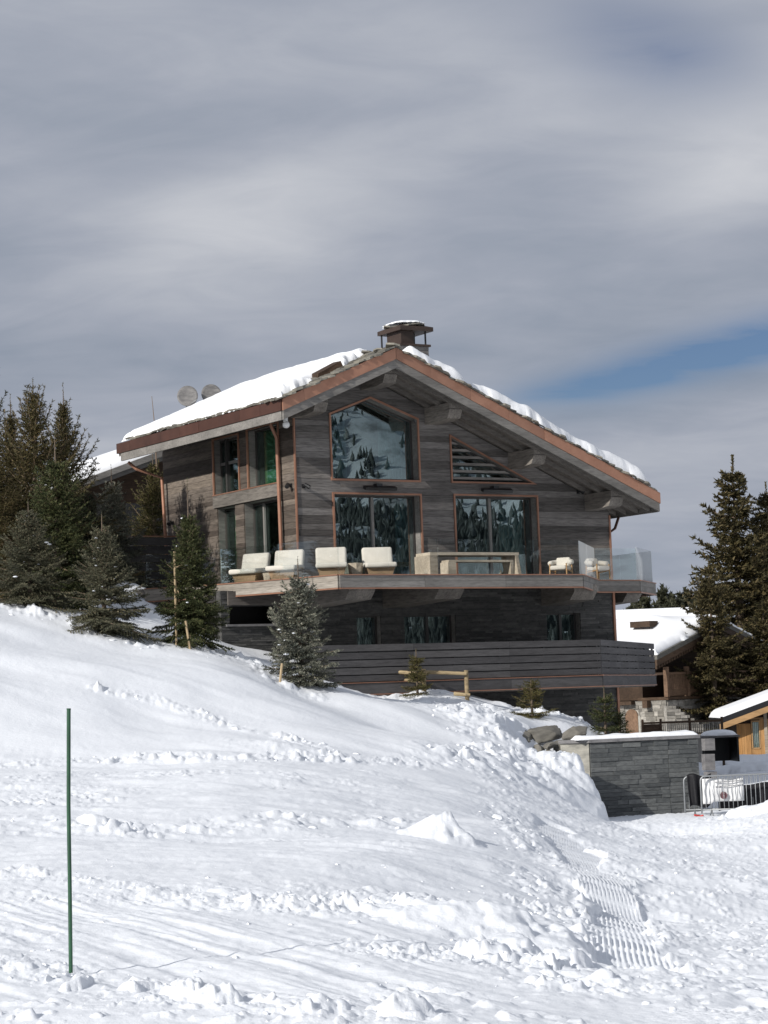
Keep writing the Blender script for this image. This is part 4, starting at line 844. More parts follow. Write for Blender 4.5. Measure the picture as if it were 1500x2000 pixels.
def dish(label, u, r, tilt, hz):
    t = thing('satellite_dish', label, 'dish', H(u, 9.05, ztop(u)), YAW, 'satellite dishes behind the roof')
    vs, fs, n = [(0, 0, 0)], [], 28
    for k in range(1, 6):
        for i in range(n): a = 6.2832 * i / n; vs.append((r * k / 5 * math.cos(a), -.18 * r * (k / 5) ** 2, r * 1.06 * k / 5 * math.sin(a)))
    for i in range(n): fs.append((0, 1 + i, 1 + (i + 1) % n))
    for k in range(4):
        for i in range(n): a, b = 1 + k * n + i, 1 + k * n + (i + 1) % n; fs.append((a, a + n, b + n, b))
    mb = MB(); mb.v, mb.f = vs, fs; o = mb.build('reflector', M_DISH, t, True); o.location = (0, 0, hz); o.rotation_euler = (-.25, 0, tilt)
    so = o.modifiers.new('solid', 'SOLIDIFY'); so.thickness = .02
    MB().tube([(0, .12, -.3), (0, .12, hz - .02)], .03).build('mast', M_STEEL, t); MB().tube([(0, -.02, hz - .3), (.1, -.45, hz - .15)], .015).build('arm', M_STEEL, t)
M_DISH = stone('dish_grey', [(0, (.155, .15, .145)), (1, (.185, .18, .175))], .6, 4, .1)
dish('left grey satellite dish showing fully above the roof snow', 1.10, .345, -.5, .56); dish('right grey satellite dish half sunk behind the roof snow', 1.98, .345, -.3, .27)

def lounge(label, u, v, face, first=None):
    if first is None:
        t = thing('lounge_chair', label, 'lounge chair', (0, 0, 0), 0, 'cream lounge chairs on the balcony')
        MB().add([(x * s, y * s2, z) for z, s, s2 in ((0, .8, .85), (.26, 1, 1)) for x, y in ((-.40, -.40), (.40, -.40), (.40, .42), (-.40, .42))], [(0, 3, 2, 1), (4, 5, 6, 7), (0, 1, 5, 4), (1, 2, 6, 5), (2, 3, 7, 6), (3, 0, 4, 7)]).build('base', W_CHAIR, t)
        MB().rbox((0, -.06, .34), (.90, .92, .15), .06, 4, (.06, 0, 0)).build('seat', M_CREAM, t, True)
        MB().rbox((0, .36, .57), (.88, .19, .62), .07, 4, (-.30, 0, 0)).build('backrest', M_CREAM, t, True)
        MB().box(-.36, .36, .42, .47, .05, .55).build('back_frame', W_CHAIR, t)
    else: t = copy_tree(first); t['label'] = label
    t.location = H(u, v, DZ + .005); t.rotation_euler = (0, 0, math.atan2(face[0], -face[1])); return t
l0 = lounge('cream lounge chair nearest the spruce, leftmost of the row of four', -1.57, .10, (-.42, -.9))
lounge('second cream lounge chair from the left, partly behind a spruce tip', -1.15, -1.25, (-.28, -.96), l0)
lounge('third cream lounge chair, left of the small log stool', -.28, -2.35, (.03, -1), l0)
lounge('cream lounge chair to the right of the small log stool', 1.24, -2.45, (.14, -.99), l0)
def stool(label, u, v, r, h):
    R = random.Random(int(u * 100)); mb = MB(); n = 9
    vs = [((r * (1 + .12 * k) * R.uniform(.88, 1.08)) * math.cos(6.283 * i / n), r * (1 + .12 * k) * R.uniform(.9, 1.08) * math.sin(6.283 * i / n), h * k / 2) for k in range(3) for i in range(n)]
    mb.add(vs, [(k * n + i, k * n + (i + 1) % n, (k + 1) * n + (i + 1) % n, (k + 1) * n + i) for k in range(2) for i in range(n)] + [tuple(range(n))[::-1], tuple(range(2 * n, 3 * n))])
    o = mb.build('log_stool', W_TABLE); o.location = H(u, v, DZ + .002); tag(o, label, 'stool', 'log stools between the lounge chairs')
stool('rough log stool between the third and fourth lounge chairs', .50, -2.35, .19, .40); stool('low wood stool between the first two lounge chairs', -1.30, -.52, .15, .25)
t = thing('dining_table', 'long pale wooden table with slab ends in front of the right glass door', 'table', H(4.78, -1.75, DZ), YAW); t.scale = (.9, 1, 1)
MB().box(-1.75, 1.75, -.36, .42, .66, .745).build('tabletop', W_TABLE, t); MB().box(-1.80, -1.50, -.40, .44, 0, .657).build('leg', W_TABLE, t)
MB().add([(1.72, -.36, .657), (1.72, .40, .657), (1.86, .38, 0), (1.86, -.34, 0), (1.60, -.36, .657), (1.60, .40, .657), (1.74, .38, 0), (1.74, -.34, 0)], [(0, 1, 2, 3), (7, 6, 5, 4), (0, 4, 5, 1), (1, 5, 6, 2), (2, 6, 7, 3), (3, 7, 4, 0)]).build('leg', W_TABLE, t)
t = thing('bench', 'pale wooden bench in front of the long table on the balcony', 'bench', H(4.42, -2.75, DZ), YAW); t.scale = (.86, 1, 1)
MB().box(-1.3, 1.34, -.18, .2, .40, .46).build('seat', W_TABLE, t); MB().box(-1.34, -1.02, -.2, .22, 0, .397).build('leg', W_TABLE, t); MB().box(1.22, 1.34, -.18, .2, 0, .397).build('leg', W_TABLE, t)
def armchair(label, u, v, rz):
    t = thing('armchair', label, 'armchair', H(u, v, DZ + .003), rz, 'cream armchairs at the right end of the balcony')
    t.scale = (.9, .9, .9)
    MB().rbox((0, -.02, .38), (.58, .60, .16), .06, 4).build('seat', M_CREAM, t, True)
    mb = MB(); n = 13; pts = []
    for i in range(n): a = math.pi * (1.12 - 1.24 * i / (n - 1)); pts.append((.37 * math.cos(a), .02 + .36 * math.sin(a), .56 + .05 * math.sin(a)))
    mb.tube(pts, .085, 12); o = mb.build('backrest', M_CREAM, t, True); MB().rbox((0, .26, .58), (.50, .15, .34), .06, 4, (-.2, 0, 0)).build('cushion', M_CREAM, t, True)
    for sx in (-1, 1):
        for y0, z1 in ((-.27, .52), (.27, .50)): MB().tube([(sx * .31, y0, 0), (sx * .30, y0 * .92, z1)], .024, 8).build('leg', W_CABIN_TRIM, t)
        MB().tube([(sx * .305, -.27, .30), (sx * .305, .27, .25)], .02, 8).build('rail', W_CABIN_TRIM, t)
armchair('cream armchair turned sideways by the right wall of the balcony', 8.62, -1.1, YAW - 1.0); armchair('cream armchair facing out at the balcony corner behind the angled glass', 10.22, -.85, YAW + .15)

# ------------------------------------------------------------------ spruces
def foliage_mat(name, stops, hue_noise=.35):
    m, nt, b = mat(name, rough=.65, spec=.2)
    gi = nt.nodes.new('ShaderNodeNewGeometry'); c = ramp_node(nt, gi.outputs['Random Per Island'], stops)
    k = obj_noise(nt, 1.6, (1, 1, 1), 3, .6); kc = ramp_node(nt, k, [(.3, (.72, .74, .72)), (.7, (1.35, 1.28, 1.15))])
    nt.links.new(mixrgb(nt, 1.0, c, kc, 'MULTIPLY'), b.inputs['Base Color']); return m
F_OLIVE = foliage_mat('olive_needles', [(0, (.040, .038, .015)), (.6, (.075, .066, .028)), (.9, (.11, .085, .042)), (1, (.16, .115, .065))])
F_GREEN = foliage_mat('green_needles', [(0, (.028, .038, .016)), (.6, (.055, .066, .026)), (.9, (.085, .09, .04)), (1, (.13, .12, .06))])
F_BLUE = foliage_mat('blue_needles', [(0, (.080, .088, .070)), (.6, (.150, .157, .130)), (.9, (.22, .222, .19)), (1, (.30, .28, .24))])
F_GREYG = foliage_mat('grey_green_needles', [(0, (.050, .054, .034)), (.6, (.095, .098, .066)), (.9, (.145, .138, .10)), (1, (.21, .17, .115))])
F_DARK = foliage_mat('dark_needles', [(0, (.026, .030, .018)), (1, (.065, .066, .042))])
F_GOLD = foliage_mat('golden_needles', [(0, (.050, .050, .018)), (.7, (.092, .085, .032)), (1, (.14, .11, .05))])
F_SPRUCE = foliage_mat('brown_green_needles', [(0, (.036, .034, .015)), (.6, (.070, .060, .028)), (1, (.115, .090, .045))])
M_BARK = stone('bark', [(0, (.10, .075, .055)), (1, (.15, .115, .085))], .9, 8, .7)
M_TWIG = mat('bare_twig', (.20, .14, .095), .85)[0]

def spruce_mesh(hgt, rad, seed, whorls, per, seg, nl, nw, nn=6, shape=.85, droop=.25, irregular=.22, base=.05, leader=.10, dens=1.0, up_top=1.0, flare=0.0, gaps=.08):
    R = np.random.default_rng(seed); P, D, S = [], [], []; BR = []
    for w in range(whorls):
        t = (w + R.uniform(-.4, .4)) / whorls; t = min(max(t, 0), 1); h = base + (1 - leader - base) * t
        rr = rad * ((1 - t) ** shape * (1 - flare * (1 - t) ** 3)) + .03 * rad
        for k in range(per if t < .85 else max(3, per - 2)):
            if R.random() < gaps: continue
            az = 6.2832 * (k + R.uniform(-.4, .4)) / per + w * 2.4; l = rr * R.uniform(1 - 1.7 * irregular, 1 + irregular)
            el = (-.12 + .75 * t ** 1.5 * up_top + R.uniform(-.16, .16)); n = max(3, int(l / seg)); s = np.arange(1, n + 1) / n
            out = l * s * math.cos(el); zz = hgt * h + l * s * math.sin(el) - droop * l * s ** 1.4 * (1 - t) + .32 * l * s ** 3 * (.4 + t)
            wob = R.uniform(-.12, .12) * s * s * l; ca, sa = math.cos(az), math.sin(az)
            pts = np.stack([out * ca - wob * sa, out * sa + wob * ca, zz], -1); st = np.array([[0, 0, hgt * h]]); q = np.concatenate([st, pts]); d = np.diff(q, axis=0); dl = np.linalg.norm(d, axis=1, keepdims=True)
            P.append(q[:-1]); D.append(d); S.append(np.full(n, 1.0)); BR.append((q, .012 * hgt * .25 * (l / rad) + .004))
            f = d / dl; side = np.stack([-f[:, 1], f[:, 0], 0 * f[:, 0]], -1); side /= np.linalg.norm(side, axis=1, keepdims=True) + 1e-9
            for sg in (-1, 1):
                kk = R.random(n) < dens; tl = (.16 + .42 * l * (1 - s) ** .7 * np.clip(s * 3.5, .25, 1)) * R.uniform(.6, 1.15, n)
                tl = np.minimum(tl, .55 * rad)
                dr = f * .62 + side * sg * .78 + np.stack([0 * s, 0 * s, R.uniform(-.28, .18, n)], -1); dr /= np.linalg.norm(dr, axis=1, keepdims=True)
                b0 = q[1:][kk]; dr = dr[kk]; tl = tl[kk]; m = np.maximum(1, np.round(tl / seg).astype(int))
                for j in range(int(m.max()) if len(m) else 0):
                    sel = m > j; fr0 = (j / m[sel])[:, None]; sag = np.array([0, 0, -.12]) * (fr0 * tl[sel][:, None])
                    P.append(b0[sel] + dr[sel] * tl[sel][:, None] * fr0 + sag); D.append(dr[sel] * (tl[sel] / m[sel])[:, None] + np.array([0, 0, -.12]) * (tl[sel] / m[sel])[:, None]); S.append(np.full(sel.sum(), .9))
    ns = 6; z0 = hgt * (1 - leader * 1.15); q = np.stack([np.zeros(ns + 1), np.zeros(ns + 1), np.linspace(z0, hgt, ns + 1)], -1); P.append(q[:-1]); D.append(np.diff(q, axis=0)); S.append(np.full(ns, .55))
    P, D, S = np.concatenate(P), np.concatenate(D), np.concatenate(S); N = len(P)
    tt = (np.arange(nn) + R.random((N, nn))) / nn; ax = D / (np.linalg.norm(D, axis=1, keepdims=True) + 1e-9)
    rv = R.normal(size=(N, nn, 3)); rv -= (rv * ax[:, None]).sum(-1, keepdims=True) * ax[:, None]; rv /= np.linalg.norm(rv, axis=-1, keepdims=True) + 1e-9
    base_ = P[:, None] + D[:, None] * tt[..., None]; ln = nl * S[:, None, None] * R.uniform(.7, 1.25, (N, nn, 1))
    tip = base_ + (rv * .80 + ax[:, None] * .62 + np.array([0, 0, .12])) * ln; wv = np.cross(rv, ax[:, None]) ; wv = wv * .5 + ax[:, None] * .85; wv *= nw * R.uniform(.7, 1.2, (N, nn, 1))
    V = np.stack([base_ - wv, base_ + wv, tip], 2).reshape(-1, 3); F = np.arange(len(V)).reshape(-1, 3)
    me = np_mesh('crown', V, F, F_OLIVE, smooth=False); cd = me.data; bpy.data.objects.remove(me)
    mb = MB()
    for q, r in BR: mb.tube([q[0], q[len(q) // 2], q[-1]], max(r, .006), 3, .004)
    bo = mb.build('branches', M_TWIG); bd = bo.data; bpy.data.objects.remove(bo)
    to = MB().tube([(0, 0, -.5), (0, 0, hgt * .5), (0, 0, hgt * .97)], .018 * hgt + .02, 8, .008).build('trunk', M_BARK); td = to.data; bpy.data.objects.remove(to)
    return td, bd, cd
def tree(name, label, cat, x, y, top, meshes, fm, hgt, rz=0.0, group=None, z=None, sink=.1, lean=(0, 0), wide=1.0, snow=0):
    z = gz(x, y) - sink if z is None else z; t = thing(name, label, cat, (x, y, z), rz, group); s = (top - z) / hgt
    t.scale = (s * wide, s * wide, s); t.rotation_euler = (lean[0], lean[1], rz)
    for n, d in zip(('trunk', 'branches', 'crown'), meshes):
        d2 = d
        if n == 'crown':
            if d.materials[0] is not fm and d.get('used'): d2 = d.copy()
            d2.materials[0] = fm; d['used'] = 1
        link(n, d2, t)
    if snow:                                          # a few clumps of old snow caught on the branches
        co = np.empty(len(meshes[2].vertices) * 3, np.float32); meshes[2].vertices.foreach_get('co', co); co = co.reshape(-1, 3); rs = np.random.default_rng(int(abs(x) * 100)); V0, F0 = ico(2); vs, fs, nn_ = [], [], 0
        rad_ = np.hypot(co[:, 0], co[:, 1]); okk = np.nonzero((co[:, 2] > .25 * hgt) & (co[:, 2] < .85 * hgt) & (rad_ > .10 * hgt * (1 - co[:, 2] / hgt)))[0]
        for i in rs.choice(okk, snow):
            q = V0 * (1 + .35 * fbm(V0[:, 0] * 2 + i % 97, V0[:, 1] * 2 + V0[:, 2], 9, 2)[:, None]) * rs.uniform(.018, .05) * [1.5, 1.1, .5] + co[i]; vs.append(q); fs.append(F0 + nn_); nn_ += len(q)
        tag(np_mesh('snow', np.concatenate(vs), np.concatenate(fs), M_SNOW, t), kind='stuff')
    return t
GL, GR = 'spruces on the snow slope left of the chalet', 'tall spruces at the right edge'
small = [spruce_mesh(3.2, 1.08, 31, 24, 9, .085, .056, .012, 9, .72, .30, .36, leader=.16, up_top=1.5), spruce_mesh(3.3, 1.12, 32, 22, 9, .085, .056, .012, 9, .74, .35, .38, leader=.18, up_top=1.6), ]
tree('spruce_tree', 'bushy grey-green young spruce at the far left, lowest at the front of the group', 'spruce', -9.62, 61.0, 5.80, small[0], F_GREYG, 3.2, 0, GL, wide=1.02, snow=14)
tree('spruce_tree', 'young spruce with brown shoots standing alone before the board screen', 'spruce', -7.45, 59.5, 5.25, small[1], F_GREYG, 3.3, 1.1, GL, snow=16)
tree('spruce_tree', 'slim dark green spruce with a bare leader against the side wall and balcony', 'spruce', -5.21, 60.0, 6.10, spruce_mesh(4.5, 1.12, 33, 27, 9, .095, .062, .015, 10, .80, .32, .34, leader=.24, base=.06, up_top=1.2), F_GREEN, 4.5, .4, GL, wide=.86, snow=12)
tree('blue_spruce', 'grey-blue spruce standing in the snow in front of the balcony', 'spruce', -2.28, 58.5, 3.78, spruce_mesh(3.0, .84, 34, 17, 9, .085, .058, .015, 10, .62, .10, .34, leader=.20, up_top=1.1, flare=.08, gaps=.12), F_BLUE, 3.0, .2, GL, snow=22)
big = [spruce_mesh(7, 1.85, 41, 34, 8, .14, .085, .019, 8, .55, .15, .42, leader=.11, up_top=2.0, gaps=.20), spruce_mesh(7, 1.6, 42, 34, 8, .14, .085, .019, 8, .60, .15, .45, leader=.13, up_top=2.2, gaps=.20)]
tree('spruce_tree', 'tallest olive spruce of the left cluster with bare pointed top', 'spruce', -10.34, 67.0, 9.98, big[0], F_OLIVE, 7, 0, GL)
tree('spruce_tree', 'dark olive spruce with a narrow top, right of the tallest in the left cluster', 'spruce', -9.72, 69.0, 10.1, big[1], F_OLIVE, 7, 2, GL)
tree('spruce_tree', 'olive spruce left of the tallest in the left cluster', 'spruce', -11.35, 69.0, 9.8, big[1], F_OLIVE, 7, 4, GL)
tree('spruce_tree', 'dark spruce cut by the left edge of the picture', 'spruce', -13.5, 74.0, 12.5, big[0], F_DARK, 7, 3, GL)
tree('spruce_tree', 'low olive spruce filling the left edge under the tall cluster', 'spruce', -11.2, 65.5, 7.6, big[0], F_OLIVE, 7, 5, GL, wide=1.25)
tree('spruce_tree', 'mid-height green spruce with a pale bare leader before the tall cluster', 'spruce', -9.22, 63.5, 7.95, spruce_mesh(5.1, 1.3, 43, 28, 9, .12, .075, .018, 8, .62, .22, .28, leader=.19), F_GREEN, 5.1, .7, GL)
tree('spruce_tree', 'small dark spruce filling the gap behind the young brown-tipped spruce', 'spruce', -8.95, 68.0, 6.9, small[0], F_DARK, 3.2, 2.2, GL)
tree('blue_spruce', 'blue-grey spruce under the neighbouring roof, behind the young trees', 'spruce', -8.55, 71.0, 7.72, small[1], F_BLUE, 3.3, 3.0, GL, z=3.4, wide=.85)
tree('spruce_tree', 'golden green spruce behind the far corner of the side wall', 'spruce', -8.15, 80.0, 9.2, big[1], F_GOLD, 7, 1, GL, z=3.4, wide=1.15)
far_r = [spruce_mesh(11, 2.15, 51, 40, 8, .21, .15, .050, 8, .80, .32, .45, leader=.05, up_top=.5, base=.05, gaps=.14), spruce_mesh(11, 2.35, 52, 38, 8, .22, .15, .050, 8, .72, .30, .45, leader=.05, up_top=.5, base=.05, gaps=.14)]
tree('spruce_tree', 'tall pointed spruce rising highest at the right edge', 'spruce', 16.15, 104.0, 10.65, far_r[0], F_SPRUCE, 11, 0, GR, z=-3.2, wide=1.28)
tree('spruce_tree', 'broad spruce cut by the right edge beside the tallest', 'spruce', 17.9, 105.5, 9.5, far_r[1], F_SPRUCE, 11, 2, GR, z=-3.2)
tree('spruce_tree', 'shorter brown-green spruce in front of the old chalet roof end', 'spruce', 13.95, 97.8, 5.7, far_r[1], F_SPRUCE, 11, 4, GR, z=-3.2, wide=1.0)
tree('spruce_tree', 'spruce standing furthest back at the right edge', 'spruce', 19.6, 113.0, 10.2, far_r[0], F_SPRUCE, 11, 5, GR, z=-3.2)
tree('spruce_tree', 'low spruce behind the honey-coloured cabin roof', 'spruce', 16.3, 98.5, 3.6, far_r[1], F_SPRUCE, 11, 1, GR, z=-3.2, wide=1.5)
tiny = [spruce_mesh(1.1, .36, 61, 8, 6, .06, .055, .008, 8, .55, .0, .35, leader=.16, up_top=1.5, base=.12, gaps=.22), spruce_mesh(1.3, .34, 62, 9, 6, .06, .055, .008, 8, .7, .02, .42, leader=.18, up_top=1.3, base=.1, gaps=.28)]
GS = 'tiny conifers planted below the terrace'
tree('young_pine', 'tiny crooked pine behind the log rail', 'pine', .74, 62.7, 1.38, tiny[1], F_GOLD, 1.3, 0, GS)
tree('young_pine', 'small round pine on the snow above the boulders', 'pine', 3.90, 63.0, .43, tiny[0], F_GOLD, 1.1, 1, GS, wide=1.25)
tree('young_pine', 'small slim conifer behind the slate wall corner', 'pine', 5.96, 63.5, .15, tiny[1], F_GREEN, 1.3, 2, GS, z=-1.35, wide=1.1)
tree('young_pine', 'low sprig of conifer to the right of the slim one behind the slate wall', 'pine', 6.42, 63.9, -.55, tiny[0], F_GREEN, 1.1, 3, GS, z=-1.5, wide=1.1)
dist = [spruce_mesh(11, 2.4, 71, 22, 8, .45, .36, .12, 6, .7, .2, .35, leader=.04), spruce_mesh(11, 2.7, 72, 20, 8, .45, .36, .12, 6, .75, .2, .45, leader=.04)]
for i, (x, y, top, lab) in enumerate(((20.05, 165, 7.6, 'dark far spruce with the clearest spire above the flat snowy roof'), (22.35, 170, 7.5, 'far spruce with a sharp top right of centre over the flat roof'), (18.2, 160, 6.9, 'far dark conifer just clear of the balcony corner'), (18.97, 150, 6.2, 'low far conifer between the spires over the flat roof'), (21.2, 155, 6.5, 'far bushy conifer beside the sharp-topped one'), (24.8, 175, 7.6, 'far conifer half hidden by the right-hand spruces'), (18.6, 172, 6.8, 'far conifer seen under the balcony end'))):
    tree('distant_conifer', lab, 'conifer', x, y, top, dist[i % 2], F_DARK, 11, i * 1.3, 'distant conifers on the skyline', z=-4.5)
def stake(label, p0, p1, extra=()):
    t = thing('tree_stake', label, 'stake', p0, 0, 'pale stakes tied to the young trees'); a = Vector(p0)
    MB().tube([(0, 0, -.3), Vector(p1) - a], .032, 7).build('pole', W_STAKE, t)
    for q0, q1 in extra: MB().tube([Vector(q0) - a, Vector(q1) - a], .018, 6).build('brace', W_STAKE, t)
stake('pale wooden stake left of the slim spruce with a short side arm', (-5.60, 59.75, 1.9), (-5.58, 59.75, 4.12), [((-5.58, 59.75, 3.68), (-5.38, 59.75, 3.76)), ((-5.60, 59.75, 3.3), (-5.47, 59.75, 2.95))])
stake('short pale stake leaning at the foot of the slim spruce', (-5.16, 59.1, 1.55), (-5.28, 59.1, 2.25)); stake('short pale stake at the foot of the blue spruce', (-2.86, 57.6, .45), (-2.73, 57.6, 1.02))
tag(MB().tube([(-8.30, 83, 7.5), (-8.34, 83, 10.3), (-8.42, 83, 11.5)], .03, 6, .01).build('bare_twig', M_TWIG), 'thin bare tree tip poking up behind the roof snow', 'twig')

# ------------------------------------------------------------------ in the snow before the house
m, nt, b = mat('green_paint', (.03, .13, .055), .45)
p = thing('piste_pole', 'tall thin green marker pole standing in the snow in the foreground', 'pole', (-2.165, 15.0, gz(-2.165, 15.0)))
n = obj_noise(nt, 14, (1, 1, .3), 4, .6); nt.links.new(ramp_node(nt, n, [(.35, (.012, .055, .026)), (.7, (.028, .105, .05))]), b.inputs['Base Color'])
MB().tube([(0, 0, -.3), (.012, 0, .5), (.018, 0, 1.1), (.035, 0, .015 - gz(-2.165, 15.0))], .0135, 12).build('shaft', m, p, False); MB().tube([(.035, 0, .012 - gz(-2.165, 15.0)), (.0355, 0, .022 - gz(-2.165, 15.0))], .0145, 12).build('cap', m, p)

rf = thing('log_rail_fence', 'peeled log rail fence on the snow crest before the slatted terrace', 'fence', (.9, 64.0, gz(.9, 64.0)), 0); o_ = Vector(rf.location)
for x, y, zt in ((-.14, 63.3, .92), (.94, 63.2, .82), (2.12, 63.1, .74)): MB().tube([Vector((x, y, gz(x, y) - .7)) - o_, Vector((x, y, zt)) - o_], .062, 9).build('post', W_LOG, rf)
for a, b_ in (((-.32, 63.2, .82), (.92, 63.1, .68)), ((.86, 63.08, .74), (2.12, 62.98, .64)), ((1.75, 63.08, .10), (2.2, 63.02, .04)), ((-.1, 63.3, .58), (.9, 63.2, .48))): MB().tube([Vector(a) - o_, Vector(b_) - o_], .055, 9, .05).build('rail', W_LOG, rf)
def boulder(label, x, y, z, sx, sy, sz, seed, rz):
    V, Fc = ico(4); R = np.random.default_rng(seed)
    for _ in range(14):
        d = R.normal(size=3); d /= np.linalg.norm(d); tt = np.maximum(V @ d - R.uniform(.55, .85), 0); V = V - tt[:, None] * d
    V = V * (1 + .16 * fbm(V[:, 0] * 2.4 + seed, V[:, 1] * 2.4 + V[:, 2] * 3, seed, 5, .6)[:, None]) * [sx, sy, sz]
    o = np_mesh('boulder', V, Fc, M_ROCK, smooth=False); o.location = (x, y, z); o.rotation_euler = (.1, -.15, rz); tag(o, label, 'boulder', 'boulders at the foot of the snow mound')
boulder('large flat boulder topmost in the pile below the small pine', 3.98, 60.6, -1.10, .58, .5, .30, 1, .2); boulder('grey boulder at the left end of the rock pile', 3.46, 60.3, -1.22, .36, .4, .34, 2, .5)
boulder('upright narrow rock in the middle of the rock pile', 3.86, 59.9, -1.50, .16, .2, .26, 3, .3); boulder('small slab resting on the narrow upright rock', 4.12, 59.9, -1.36, .24, .2, .12, 4, -.2)
boulder('rounded boulder low at the right of the rock pile', 4.42, 60.1, -1.45, .30, .3, .22, 5, .1); boulder('pale boulder under the mound beside the wall end', 4.98, 61.6, -1.10, .42, .4, .26, 6, .4); boulder('small grey rock wedged in the rock pile', 4.06, 59.8, -1.62, .16, .18, .18, 7, 0)

WR = math.radians(20); WO = Vector((5.06, 58.45, -3.45)); WL = 3.10; WT = 2.24
sw = thing('slate_wall', 'grey layered slate retaining wall with a snow topped coping at the lower right', 'wall', WO, WR)
MB().box(.03, WL - .03, .05, .55, 0, WT - .09).build('core', M_FRAME, sw); R = random.Random(12); z = 0.0
while z < WT - .10:
    h = min(R.uniform(.075, .14), WT - .10 - z)
    for a0, a1 in ((0, 2.22), (2.225, WL)):
        a = a0
        while a < a1 - 1e-6:
            l = R.uniform(.28, .85); l = a1 - a if a1 - a - l < .15 else l
            MB().box(a + .0025, a + l - .0025, -R.uniform(0, .035), .048, z + .003, z + h - .003).build('stone', M_SLATE, sw); a += l
    z += h
MB().box(-.04, WL + .05, -.06, .60, WT - .085, WT).build('coping', M_GREYSTONE, sw)
MB().prism([(-.02, .02), (-.60, .50), (-.45, .62), (.02, .54)], 0, WT - .09, 'xy').build('end_face', M_CONC, sw); MB().prism([(-.03, -.05), (-.66, .49), (-.45, .68), (-.05, .6)], WT - .085, WT - .002, 'xy').build('coping', M_GREYSTONE, sw)
zc = WO.z + WT
snow_sheet('wall_snow', 'strip of snow lying along the top of the slate wall', np.linspace(-.4, WL, 80), np.linspace(-.05, .58, 22), lambda U, V: np.where((d := np.minimum(np.minimum(V + .05 + .04 * fbm(U / .3, V / .3, 531, 3), .57 - V), np.minimum(U + .34 - V * .2, WL - .03 - U) * 1.3)) > 0, (.11 + .035 * fbm(U / .5, V / .5, 532, 3)) * dome(d, .13), 0), lambda U, V: 0 * U + WT + .002, loc=WO, rz=WR)
pr = thing('stone_pier', 'short grey block pier just right of the slate wall', 'pier', (8.62, 62.2, -3.3), .2)
for k, (z0, z1, dx) in enumerate(((0, .62, 0), (.66, 1.02, .02), (1.06, 1.50, -.02), (1.60, 1.92, 0))): MB().box(-.14 + dx, .14 + dx, -.15, .15, z0, z1).build('block', M_GREYSTONE, pr)

def barrier(label, x, y, L, rz, zt, n=20, first=None):
    t = thing('crowd_barrier', label, 'barrier', (x, y, zt - 1.08), rz, 'galvanised barriers beside the slate wall'); r = .12
    arc0 = [(r - r * math.cos(a), 0, 1.06 - r + r * math.sin(a)) for a in np.linspace(0, Q, 6)]; arc1 = [(L - p[0], 0, p[2]) for p in arc0[::-1]]
    MB().tube([(0, 0, .14)] + arc0 + arc1 + [(L, 0, .14)], .020, 8).build('frame', M_STEEL, t, True); MB().tube([(0, 0, .22), (L, 0, .22)], .017, 8).build('bottom_rail', M_STEEL, t, True)
    mb = MB()
    for i in range(1, n): mb.tube([(L * i / n, 0, .22), (L * i / n, 0, 1.06)], .009, 6)
    mb.build('bars', M_STEEL, t, True)
    for fx in (.25, L - .25): MB().tube([(fx, -.28, 0), (fx, -.25, .04), (fx, 0, .22), (fx, .25, .04), (fx, .28, 0)], .017, 8).build('foot', M_STEEL, t, True)
barrier('rear steel crowd barrier draped with a black tarp', 7.37, 58.0, 2.3, -.06, -2.21); barrier('front steel crowd barrier with a white banner behind its bars', 7.70, 57.3, 2.3, .03, -2.19)
tm = MB(); nx, nz = 14, 10
for j in range(nz + 1):
    for i in range(nx + 1): fx, fz = i / nx, j / nz; tm.v.append((7.44 + .62 * fx * (1 - .12 * fz) + .04 * fz, 57.93 + .07 * math.sin(fx * 15) * (.3 + fz) - .06 * fz, -2.19 - .80 * fz + .04 * math.sin(fx * 7)))
tm.f = [(j * (nx + 1) + i, j * (nx + 1) + i + 1, (j + 1) * (nx + 1) + i + 1, (j + 1) * (nx + 1) + i) for j in range(nz) for i in range(nx)]
def tarp2(x0, x1, z0, z1, y):
    q = MB()
    for j in range(7):
        for i in range(15): fx, fz = i / 14, j / 6; q.v.append((x0 + (x1 - x0) * fx, y + .05 * math.sin(fx * 13) * (.3 + fz), z0 + (z1 - z0) * fz + .03 * math.sin(fx * 9)))
    q.f = [(j * 15 + i, j * 15 + i + 1, (j + 1) * 15 + i + 1, (j + 1) * 15 + i) for j in range(6) for i in range(14)]
    t_ = q.build('tarp', M_TARP, None, True); t_.modifiers.new('s', 'SOLIDIFY').thickness = .006; return t_
tag(tarp2(8.2, 9.62, -2.46, -3.12, 57.86), 'low black sheet behind the bars to the right of the white banner', 'tarp')
o = tm.build('tarp', M_TARP, None, True); o.modifiers.new('s', 'SOLIDIFY').thickness = .006; tag(o, 'black tarp hanging over the rear crowd barrier beside the slate wall', 'tarp')
bn = thing('banner', 'white banner with a round dark red emblem behind the front barrier', 'banner', (8.28, 57.42, -2.58)); bmv = MB()
for j in range(9):
    for i in range(17): fx, fz = i / 16, j / 8; bmv.v.append((-.52 + 1.04 * fx, .025 * math.sin(fx * 11 + fz * 2) + .02 * math.sin(fz * 9), .30 - .58 * fz - (.05 * fz if fx < .2 else 0)))
bmv.f = [(j * 17 + i, j * 17 + i + 1, (j + 1) * 17 + i + 1, (j + 1) * 17 + i) for j in range(8) for i in range(16)]
o = bmv.build('sheet', M_BANNER, bn, True); o.modifiers.new('s', 'SOLIDIFY').thickness = .006
M_EMB = mat('emblem_red', (.11, .022, .03), .6)[0]; em = MB()
